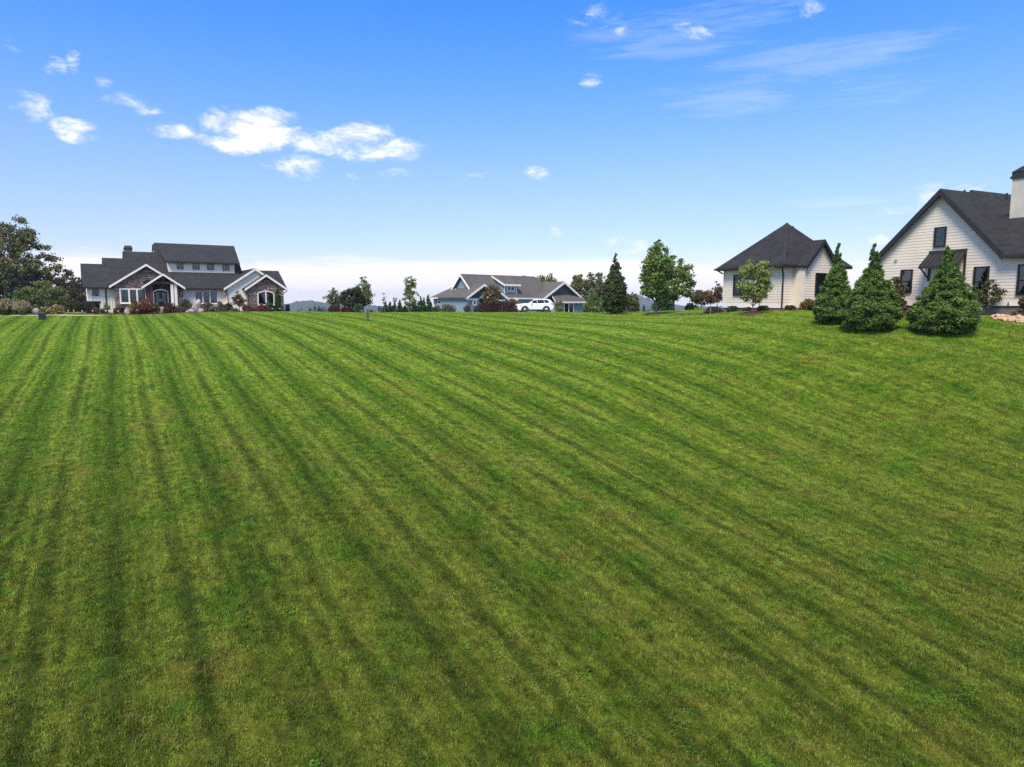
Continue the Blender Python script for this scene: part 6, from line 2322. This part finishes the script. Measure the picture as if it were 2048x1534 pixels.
def rock(name, label, u, d, wx, wy, h, seed, mat='boulder', cat='boulder', group=None, rz=0.0, lean=0.0, dz=-0.08, base=None, sharp=0.22):
    rng = random.Random(seed)
    bm = bmesh.new()
    bmesh.ops.create_icosphere(bm, subdivisions=3, radius=1.0)
    ph = [rng.uniform(0, 6.28) for _ in range(9)]
    cuts = [(Vector((rng.uniform(-1, 1), rng.uniform(-1, 1), rng.uniform(-0.4, 1))).normalized(), rng.uniform(0.55, 0.85)) for _ in range(9)]
    for v in bm.verts:
        c = v.co
        for nrm, k in cuts:
            q = c.dot(nrm)
            if q > k:
                c = c - nrm * (q - k) * 0.85
        s = 1 + sharp * 0.3 * math.sin(3 * c.x + ph[0]) * math.sin(3.3 * c.y + ph[1]) + sharp * 0.2 * math.sin(6 * c.z + 4 * c.x + ph[2])
        c = c * s
        z = (c.z + 0.75) / 1.5
        v.co = Vector((c.x * wx / 2 + lean * z * h, c.y * wy / 2, z * h))
    me = bpy.data.meshes.new(name)
    bm.to_mesh(me)
    bm.free()
    me.materials.append(MATS[mat])
    o = bpy.data.objects.new(name, me)
    COL.objects.link(o)
    o.location = (base if base is not None else G(u, d)) + Vector((0, 0, dz))
    o.rotation_euler = (0, 0, rz)
    tag(o, label, cat, group)
    return o


rock('boulder', 'big pale leaning boulder in the bed before the white middle wall', 390, lh(391, 5.0), 1.25, 1.0, 1.45, 7, lean=0.28)
rock('boulder', 'low pale rock at the foot of the big boulder', 381, lh(381, 6.2), 1.1, 0.7, 0.5, 8)
rock('boulder', 'low pale rock right of the big boulder among flowers', 401, lh(401, 5.9), 0.8, 0.6, 0.55, 9)
rock('boulder', 'rounded grey rock between the fountain grass and golden hydrangea', 72.5, 77.5, 0.85, 0.7, 0.78, 10)
rock('boulder', 'grey rock block at the left end of the hydrangeas', 255.5, lh(256, 5.6), 0.75, 0.6, 0.75, 13)
rng_ = random.Random(77)
for i in range(16):
    u = 1990 + i * 4.2 + rng_.uniform(-2, 2)
    row = i % 2
    b_ = G(u, gl(u, 1.75 + 0.35 * row + rng_.uniform(-0.1, 0.1)))
    rock('border_stone', 'flat tan and orange border stone before the gabled house foundation', u, 0, rng_.uniform(0.45, 0.75), rng_.uniform(0.3, 0.45), rng_.uniform(0.13, 0.24) + 0.07 * (1 - row), 200 + i, 'flagstone', 'stone',
         'flat border stones beside the gabled house', rng_.uniform(-0.5, 0.5) + 0.5, base=b_, dz=-0.03)


def utility_box():
    p = Ghit(85, 640)
    e = empty('utility_pedestal', p, R(28))
    tag(e, 'dark green plastic utility pedestal standing in the lawn', 'utility box')
    k = px2m(p.y)
    w = 12.2 * k / 2
    h = 15.5 * k
    b = MB()
    b.hexa([(-w, -w * 0.8, -0.1), (w, -w * 0.8, -0.1), (w, w * 0.8, -0.1), (-w, w * 0.8, -0.1), (-w * 0.96, -w * 0.77, h * 0.55), (w * 0.96, -w * 0.77, h * 0.55), (w * 0.96, w * 0.77, h * 0.55), (-w * 0.96, w * 0.77, h * 0.55)])
    o = b.build('base', MATS['green_plastic'], e)
    b = MB()
    z0 = h * 0.55 + 0.01
    b.hexa([(-w, -w * 0.82, z0), (w, -w * 0.82, z0), (w, w * 0.82, z0), (-w, w * 0.82, z0), (-w * 0.98, -w * 0.8, h * 0.88), (w * 0.98, -w * 0.8, h * 0.88), (w * 0.98, w * 0.8, h * 0.88), (-w * 0.98, w * 0.8, h * 0.88)])
    b.hexa([(-w * 0.98, -w * 0.8, h * 0.881), (w * 0.98, -w * 0.8, h * 0.881), (w * 0.98, w * 0.8, h * 0.881), (-w * 0.98, w * 0.8, h * 0.881), (-w * 0.7, -w * 0.55, h), (w * 0.7, -w * 0.55, h), (w * 0.7, w * 0.55, h), (-w * 0.7, w * 0.55, h)])
    b.build('lid', MATS['green_plastic'], e)


utility_box()


def post(name, label, u, v0, v1, wpx, mat, cat, tilt=0.0, r=False):
    p = Ghit(u, v1)
    k = px2m(p.y)
    h = (v1 - v0) * k
    w = max(wpx * k / 2, 0.012)
    e = empty(name, p)
    tag(e, label, cat)
    b = MB()
    b.hexa([(-w, -w, -0.15), (w, -w, -0.15), (w, w, -0.15), (-w, w, -0.15), (-w + tilt, -w, h * 0.96), (w + tilt, -w, h * 0.96), (w + tilt, w, h * 0.96), (-w + tilt, w, h * 0.96)])
    b.build('shaft', MATS[mat], e)
    b = MB()
    b.hexa([(-w * 0.98 + tilt, -w * 0.98, h * 0.962), (w * 0.98 + tilt, -w * 0.98, h * 0.962), (w * 0.98 + tilt, w * 0.98, h * 0.962), (-w * 0.98 + tilt, w * 0.98, h * 0.962),
            (-w * 0.4 + tilt, -w * 0.4, h), (w * 0.4 + tilt, -w * 0.4, h), (w * 0.4 + tilt, w * 0.4, h), (-w * 0.4 + tilt, w * 0.4, h)])
    b.build('cap', MATS[mat], e)


post('marker_post', 'short weathered wooden marker post in the open lawn', 736.5, 624, 642, 3.6, 'weathered_wood', 'post', -0.08)
post('garden_stake', 'thin pale wooden stake in the lawn left of the hip-roofed house', 1420.5, 614, 630, 1.8, 'pale_bark', 'stake')
post('flag_rod', 'thin dark rod in the lawn before the front wheel of the car', 1052.3, 610, 628.5, 0.9, 'dark_trim', 'rod')


def path_light(u, d, group):
    p = G(u, d)
    e = empty('path_light', p)
    tag(e, 'small white globe path light by the stone house', 'path light', group)
    b = MB()
    b.tube([(0, 0, -0.1), (0, 0, 0.36)], [0.016, 0.016], 6)
    b.build('stake', MATS['dark_trim'], e)
    bm = bmesh.new()
    bmesh.ops.create_uvsphere(bm, u_segments=10, v_segments=8, radius=0.07)
    for v in bm.verts:
        v.co.z = v.co.z * 0.8 + 0.41
    me = bpy.data.meshes.new('globe')
    bm.to_mesh(me)
    bm.free()
    me.materials.append(MATS['lamp_white'])
    o = bpy.data.objects.new('globe', me)
    COL.objects.link(o)
    o.parent = e


for u, off in ((137, 3.0), (148, 3.0), (165, 3.1), (186, 3.2), (213, 3.6), (237, 5.0), (545, 5.2), (560, 4.6)):
    path_light(u, lh(u, off), 'white globe path lights along the stone house')


def grill():
    p = G(575.5, 97)
    e = empty('barbecue', p, R(20))
    tag(e, 'black lidded barbecue cabinet beyond the drive of the stone house', 'barbecue')
    k = px2m(97)
    w = 8.6 * k / 2
    h = P(575, 609, 97).z - p.z
    b = MB()
    b.box(-w, w, -0.3, 0.3, 0.05, h * 0.66)
    b.build('cabinet', MATS['black_plastic'], e)
    b = MB()
    b.prism([(-w * 0.9, -0.28, h * 0.665), (-w * 0.9, 0.28, h * 0.665), (-w * 0.9, 0.22, h * 0.94), (-w * 0.9, 0.0, h), (-w * 0.9, -0.20, h * 0.92)], (w * 1.8, 0, 0))
    b.build('lid', MATS['dark_frame'], e)
    b = MB()
    b.tube([(-w * 0.6, -0.34, h * 0.76), (w * 0.6, -0.34, h * 0.76)], [0.015, 0.015], 6)
    b.build('handle', MATS['alloy'], e)


grill()
# ---------------------------------------------------------------- lawn blades
def inside(poly, x, y):
    n = len(poly)
    c = np.zeros(x.shape, bool)
    j = n - 1
    for i in range(n):
        xi, yi = poly[i]
        xj, yj = poly[j]
        hit = ((yi > y) != (yj > y)) & (x < (xj - xi) * (y - yi) / (yj - yi + 1e-12) + xi)
        c ^= hit
        j = i
    return c


def grass_patch(seed, size=0.38, n=820):
    rng = np.random.default_rng(seed)
    r = size * np.sqrt(rng.uniform(0, 1, n))
    a = rng.uniform(0, 2 * np.pi, n)
    tuft = rng.normal(0, 0.03, (n, 2))
    px_, py_ = r * np.cos(a) + tuft[:, 0], r * np.sin(a) + tuft[:, 1]
    h = rng.uniform(0.030, 0.070, n) * (1 + 0.35 * np.sin(px_ * 9 + seed) * np.sin(py_ * 11 + seed * 2))
    lean = rng.normal(0, 0.42, n) + 0.35
    la = rng.uniform(0, 2 * np.pi, n)
    w = rng.uniform(0.0028, 0.0066, n)
    dx, dy = np.cos(la), np.sin(la)
    sx, sy = -dy, dx
    v = np.zeros((n, 5, 3))
    base = np.stack([px_, py_, np.full(n, -0.012)], 1)
    sd = np.stack([sx, sy, np.zeros(n)], 1) * w[:, None]
    m = base + np.stack([dx * lean * h * 0.35, dy * lean * h * 0.35, h * 0.62], 1)
    t = base + np.stack([dx * lean * h * 1.0, dy * lean * h * 1.0, h * (1.0 - 0.18 * np.abs(lean))], 1)
    v[:, 0], v[:, 1], v[:, 2], v[:, 3], v[:, 4] = base - sd, base + sd, m + sd * 0.85, m - sd * 0.85, t
    k = np.arange(n) * 5
    tri = np.concatenate([np.stack([k, k + 1, k + 2], 1), np.stack([k, k + 2, k + 3], 1), np.stack([k + 3, k + 2, k + 4], 1)])
    c = np.repeat(rng.uniform(0.55, 1.45, (n, 1)) * rng.uniform(0.9, 1.1, (n, 3)), 5, 0)
    dead = rng.uniform(size=n) < 0.10
    c[np.repeat(dead, 5)] *= np.array([1.45, 1.05, 1.2])
    o = raw_mesh('grass_tuft_source', v.reshape(-1, 3), tri, MATS['grass_blade'], c)
    COL.objects.unlink(o)
    return o


def clover_patch(seed, n=46, size=0.16):
    rng = np.random.default_rng(seed)
    r = size * np.sqrt(rng.uniform(0, 1, n)) * rng.uniform(0.6, 1.0, n)
    a = rng.uniform(0, 2 * np.pi, n)
    c0 = np.stack([r * np.cos(a), r * np.sin(a), rng.uniform(0.035, 0.075, n)], 1)
    cen, ax = [], []
    for k in range(3):
        b = rng.uniform(0, 0.4, n) + k * 2.094
        dv = np.stack([np.cos(b), np.sin(b), np.full(n, 0.25)], 1)
        cen.append(c0 + dv * 0.013)
        ax.append(dv)
    cen, ax = np.concatenate(cen), np.concatenate(ax)
    col = np.tile(np.array([0.82, 1.04, 0.74]), (len(cen), 1)) * rng.uniform(0.7, 1.35, (len(cen), 1))
    v, q, c = leaf_quads(cen, rng.uniform(0.016, 0.027, len(cen)), col, rng, 1.2, 1.6, ax, 0.8)
    o = raw_mesh('clover_source', v, q, MATS['grass_blade'], c)
    COL.objects.unlink(o)
    return o


def tall_tuft(seed, n=80):
    rng = np.random.default_rng(seed)
    o = grass_patch(seed, 0.10, n)
    co = np.empty(n * 15, np.float32)
    o.data.vertices.foreach_get('co', co)
    co = co.reshape(-1, 3)
    co[:, 2] *= 1.9
    o.data.vertices.foreach_set('co', co.ravel())
    return o


def build_grass():
    src = bpy.data.collections.new('grass_sources')
    for i in range(7):
        g_ = grass_patch(400 + i)
        g_.name = 'a_patch_%d' % i
        src.objects.link(g_)
    for i in range(2):
        g_ = clover_patch(420 + i)
        g_.name = 'b_clover_%d' % i
        src.objects.link(g_)
        g_ = tall_tuft(430 + i)
        g_.name = 'c_tuft_%d' % i
        src.objects.link(g_)
    rng = np.random.default_rng(9)
    pts = []
    st = 0.47
    for d in np.arange(3.0, 88.0, st):
        xm = 0.80 * d + 5
        x = np.arange(-xm, xm, st)
        pts.append(np.stack([x, np.full(len(x), d)], 1))
    p = np.concatenate(pts)
    p += rng.uniform(-0.5, 0.5, p.shape) * st
    ne = 5200
    ye = 7 + 38 * rng.uniform(0, 1, ne) ** 1.2
    xe_ = rng.uniform(-1, 1, ne) * (0.80 * ye + 3)
    dens = np.sin(xe_ * 0.9 + 1.3 * np.sin(ye * 0.5)) + np.sin(ye * 1.1 + 2 * np.sin(xe_ * 0.4)) + rng.normal(0, 0.7, ne)
    extra = np.stack([xe_, ye], 1)[dens > 1.5]
    kind = np.concatenate([np.zeros(len(p), int), np.ones(len(extra), int)])
    p = np.concatenate([p, extra])
    keep = np.ones(len(p), bool)
    for poly in BEDS:
        keep &= ~inside(poly, p[:, 0], p[:, 1])
    # not inside the houses
    for fr, (x0, x1, y0, y1) in ((LH, (-20, 18, -1.5, 25)), (HH, (-0.1, 9, -1.2, 9)), (GH, (-0.1, 12, -12, 8)), (BH, (-1, 25, -3, 20))):
        rel = p - np.array([fr.o.x, fr.o.y])
        lx = rel @ np.array([fr.ex.x, fr.ex.y])
        ly = rel @ np.array([fr.ey.x, fr.ey.y])
        keep &= ~((lx > x0) & (lx < x1) & (ly > y0) & (ly < y1))
    p = p[keep]
    kind = kind[keep]
    z = ground_arr(p[:, 0], p[:, 1])
    eps = 0.3
    gx = (ground_arr(p[:, 0] + eps, p[:, 1]) - z) / eps
    gy = (ground_arr(p[:, 0], p[:, 1] + eps) - z) / eps
    n = len(p)
    # height follows the mowing: taller in the seam between passes
    c, s = math.cos(STRIPE_DIR), math.sin(STRIPE_DIR)
    across = p[:, 0] * c - p[:, 1] * s + 0.012 * np.maximum(p[:, 0] - 2.0, 0) ** 2
    ping = np.abs(((across / STRIPE_W) % 2.0) - 1.0)
    lean_a = np.where(ping > 0.5, 0.03, -0.03) + rng.normal(0, 0.015, n)
    mow_axis = Vector((c, -s, 0))
    me = bpy.data.meshes.new('grass')
    me.vertices.add(n)
    me.vertices.foreach_set('co', np.stack([p[:, 0], p[:, 1], z], 1).astype(np.float32).ravel())
    rot = np.zeros((n, 3), np.float32)
    rz = rng.uniform(0, 2 * np.pi, n)
    # tilt to the slope, then spin: euler from matrix per point, cheap form
    rot_list = np.empty((n, 3), np.float32)
    for i in range(n):
        nrm = Vector((-gx[i], -gy[i], 1)).normalized()
        q = nrm.to_track_quat('Z', 'Y')
        m = Matrix.Rotation(lean_a[i], 3, mow_axis) @ q.to_matrix() @ Matrix.Rotation(rz[i], 3, 'Z')
        ee = m.to_euler()
        rot_list[i] = (ee.x, ee.y, ee.z)
    a = me.attributes.new('rot', 'FLOAT_VECTOR', 'POINT')
    a.data.foreach_set('vector', rot_list.ravel())
    a = me.attributes.new('scl', 'FLOAT', 'POINT')
    a.data.foreach_set('value', rng.uniform(0.85, 1.25, n).astype(np.float32))
    a = me.attributes.new('pick', 'INT', 'POINT')
    a.data.foreach_set('value', np.where(kind == 0, rng.integers(0, 7, n), rng.integers(7, 11, n)).astype(np.int32))
    o = bpy.data.objects.new('grass', me)
    COL.objects.link(o)
    tag(o, 'short mown grass blades of the striped lawn', 'grass', kind='stuff')
    ng = bpy.data.node_groups.new('grass_scatter', 'GeometryNodeTree')
    ng.interface.new_socket('Geometry', in_out='INPUT', socket_type='NodeSocketGeometry')
    ng.interface.new_socket('Geometry', in_out='OUTPUT', socket_type='NodeSocketGeometry')
    N = ng.nodes
    gi, go = N.new('NodeGroupInput'), N.new('NodeGroupOutput')
    ci = N.new('GeometryNodeCollectionInfo')
    ci.inputs['Collection'].default_value = src
    ci.inputs['Separate Children'].default_value = True
    ci.inputs['Reset Children'].default_value = True
    m2p = N.new('GeometryNodeMeshToPoints')
    iop = N.new('GeometryNodeInstanceOnPoints')
    iop.inputs['Pick Instance'].default_value = True

    def attr(nm, typ):
        nd = N.new('GeometryNodeInputNamedAttribute')
        nd.data_type = typ
        nd.inputs['Name'].default_value = nm
        return nd.outputs['Attribute']
    lk = ng.links.new
    e2r = N.new('FunctionNodeEulerToRotation')
    lk(attr('rot', 'FLOAT_VECTOR'), e2r.inputs[0])
    lk(gi.outputs[0], m2p.inputs['Mesh'])
    lk(m2p.outputs[0], iop.inputs['Points'])
    lk(ci.outputs[0], iop.inputs['Instance'])
    lk(attr('pick', 'INT'), iop.inputs['Instance Index'])
    lk(e2r.outputs[0], iop.inputs['Rotation'])
    lk(attr('scl', 'FLOAT'), iop.inputs['Scale'])
    lk(iop.outputs[0], go.inputs[0])
    md = o.modifiers.new('scatter', 'NODES')
    md.node_group = ng
    print('GRASS patches', n)


build_grass()


# ---------------------------------------------------------------- far country
def far_woods():
    rng = np.random.default_rng(33)
    cen, siz, col = [], [], []
    pal = np.array([(0.035, 0.050, 0.020), (0.050, 0.060, 0.024), (0.060, 0.055, 0.024), (0.028, 0.040, 0.018)])
    for i in range(900):
        d = rng.uniform(330, 620)
        u = rng.uniform(-250, 2300)
        a, _ = ray(u, 610)
        x = a * d
        h = rng.uniform(15, 24)
        gz_ = gz(x, d)
        r = rng.uniform(3.5, 6.5)
        m = 90
        q = rng.normal(size=(m, 3))
        q /= np.linalg.norm(q, axis=1, keepdims=True)
        q *= rng.uniform(0.6, 1.05, (m, 1))
        conif = rng.uniform() < 0.25
        if conif:
            t = rng.uniform(0, 1, m)
            ang = rng.uniform(0, 6.283, m)
            rr = r * 0.6 * (1 - t)
            pt = np.stack([rr * np.cos(ang), rr * np.sin(ang), h * (0.15 + 0.95 * t)], 1)
        else:
            pt = q * np.array([r, r, h * 0.42]) + np.array([0, 0, h * 0.58])
        cen.append(pt + np.array([x, d, gz_]))
        siz.append(rng.uniform(1.4, 3.2, m))
        col.append(np.tile(pal[rng.integers(0, 4)] * rng.uniform(0.75, 1.25), (m, 1)) * rng.uniform(0.8, 1.2, (m, 1)))
    cen, siz, col = np.concatenate(cen), np.concatenate(siz), np.concatenate(col)
    v, q, c = leaf_quads(cen, siz, col, rng, 1.3, 0.3)
    o = raw_mesh('far_woods', v, q, MATS['leaf'], c)
    tag(o, 'dark mass of woods in the valley beyond the crest', 'woods', kind='stuff')


far_woods()
pbr('hill_forest', (0.035, 0.055, 0.022), 0.95, 0.5, 0.02, 0.0)


def hills(name, d, prof, label, seed, depth=900, lowz=-20):
    rng = np.random.default_rng(seed)
    us = np.arange(-900, 2950, 6.0)
    vs_ = np.interp(us, [p[0] for p in prof], [p[1] for p in prof])
    ph = rng.uniform(0, 6.28, 6)
    vs_ = vs_ + 0.7 * np.sin(us * 0.045 + ph[0]) + 0.5 * np.sin(us * 0.11 + ph[1]) + 0.35 * np.sin(us * 0.37 + ph[2]) + rng.normal(0, 0.25, len(us))
    rows = 12
    V = []
    for j in range(rows):
        t = j / (rows - 1)
        dd = d - depth * (1 - t)
        sh = t * t * (3 - 2 * t)
        for u, v in zip(us, vs_):
            a, b = ray(u, v)
            top = max(b * d, lowz - 4)
            z = lowz - 8 + (top - lowz + 8) * sh + rng.normal(0, 1.6) * sh * (t < 0.99)
            V.append((a * dd, dd, EYE + z))
    for u in us:
        a, _ = ray(u, 600)
        V.append((a * (d + 400), d + 400, EYE + lowz - 8))
    n = len(us)
    q = np.array([(j * n + i, j * n + i + 1, (j + 1) * n + i + 1, (j + 1) * n + i) for j in range(rows) for i in range(n - 1)])
    o = raw_mesh(name, np.array(V), q, MATS['hill_forest'])
    tag(o, label, 'hills', kind='structure')


hills('hill', 2100, [(-900, 611), (0, 609), (300, 612), (540, 612), (575, 608), (600, 603), (620, 601.5), (650, 604), (690, 605.5), (720, 609), (760, 613), (1100, 614), (1330, 612), (1400, 615), (1700, 613), (2900, 610)], 'low wooded hills beyond the valley', 1)
hills('hill', 3300, [(-900, 613), (1150, 614), (1215, 610), (1245, 601), (1262, 592), (1274, 589.5), (1284, 593), (1300, 600), (1325, 606), (1370, 611), (1450, 613), (2900, 612)], 'far blue hill rising between the conifer and the maple', 2, 1200)


def haze():
    b = MB()
    b.box(-4200, 4200, -4200, 4200, EYE - 60, EYE + 62)
    o = b.build('haze', None)
    m = bpy.data.materials.new('haze_air')
    m.use_nodes = True
    w = NT(m.node_tree)
    pv = w.n('ShaderNodeVolumePrincipled')
    pv.inputs['Color'].default_value = (0.86, 0.92, 1.0, 1)
    pv.inputs['Density'].default_value = HAZE
    pv.inputs['Anisotropy'].default_value = 0.2
    out = w.n('ShaderNodeOutputMaterial')
    w.l(pv.outputs[0], out.inputs['Volume'])
    o.data.materials.append(m)
    tag(o, 'thin blue haze hanging over the valley and hills', 'haze', kind='stuff')


HAZE = 0.00017
haze()
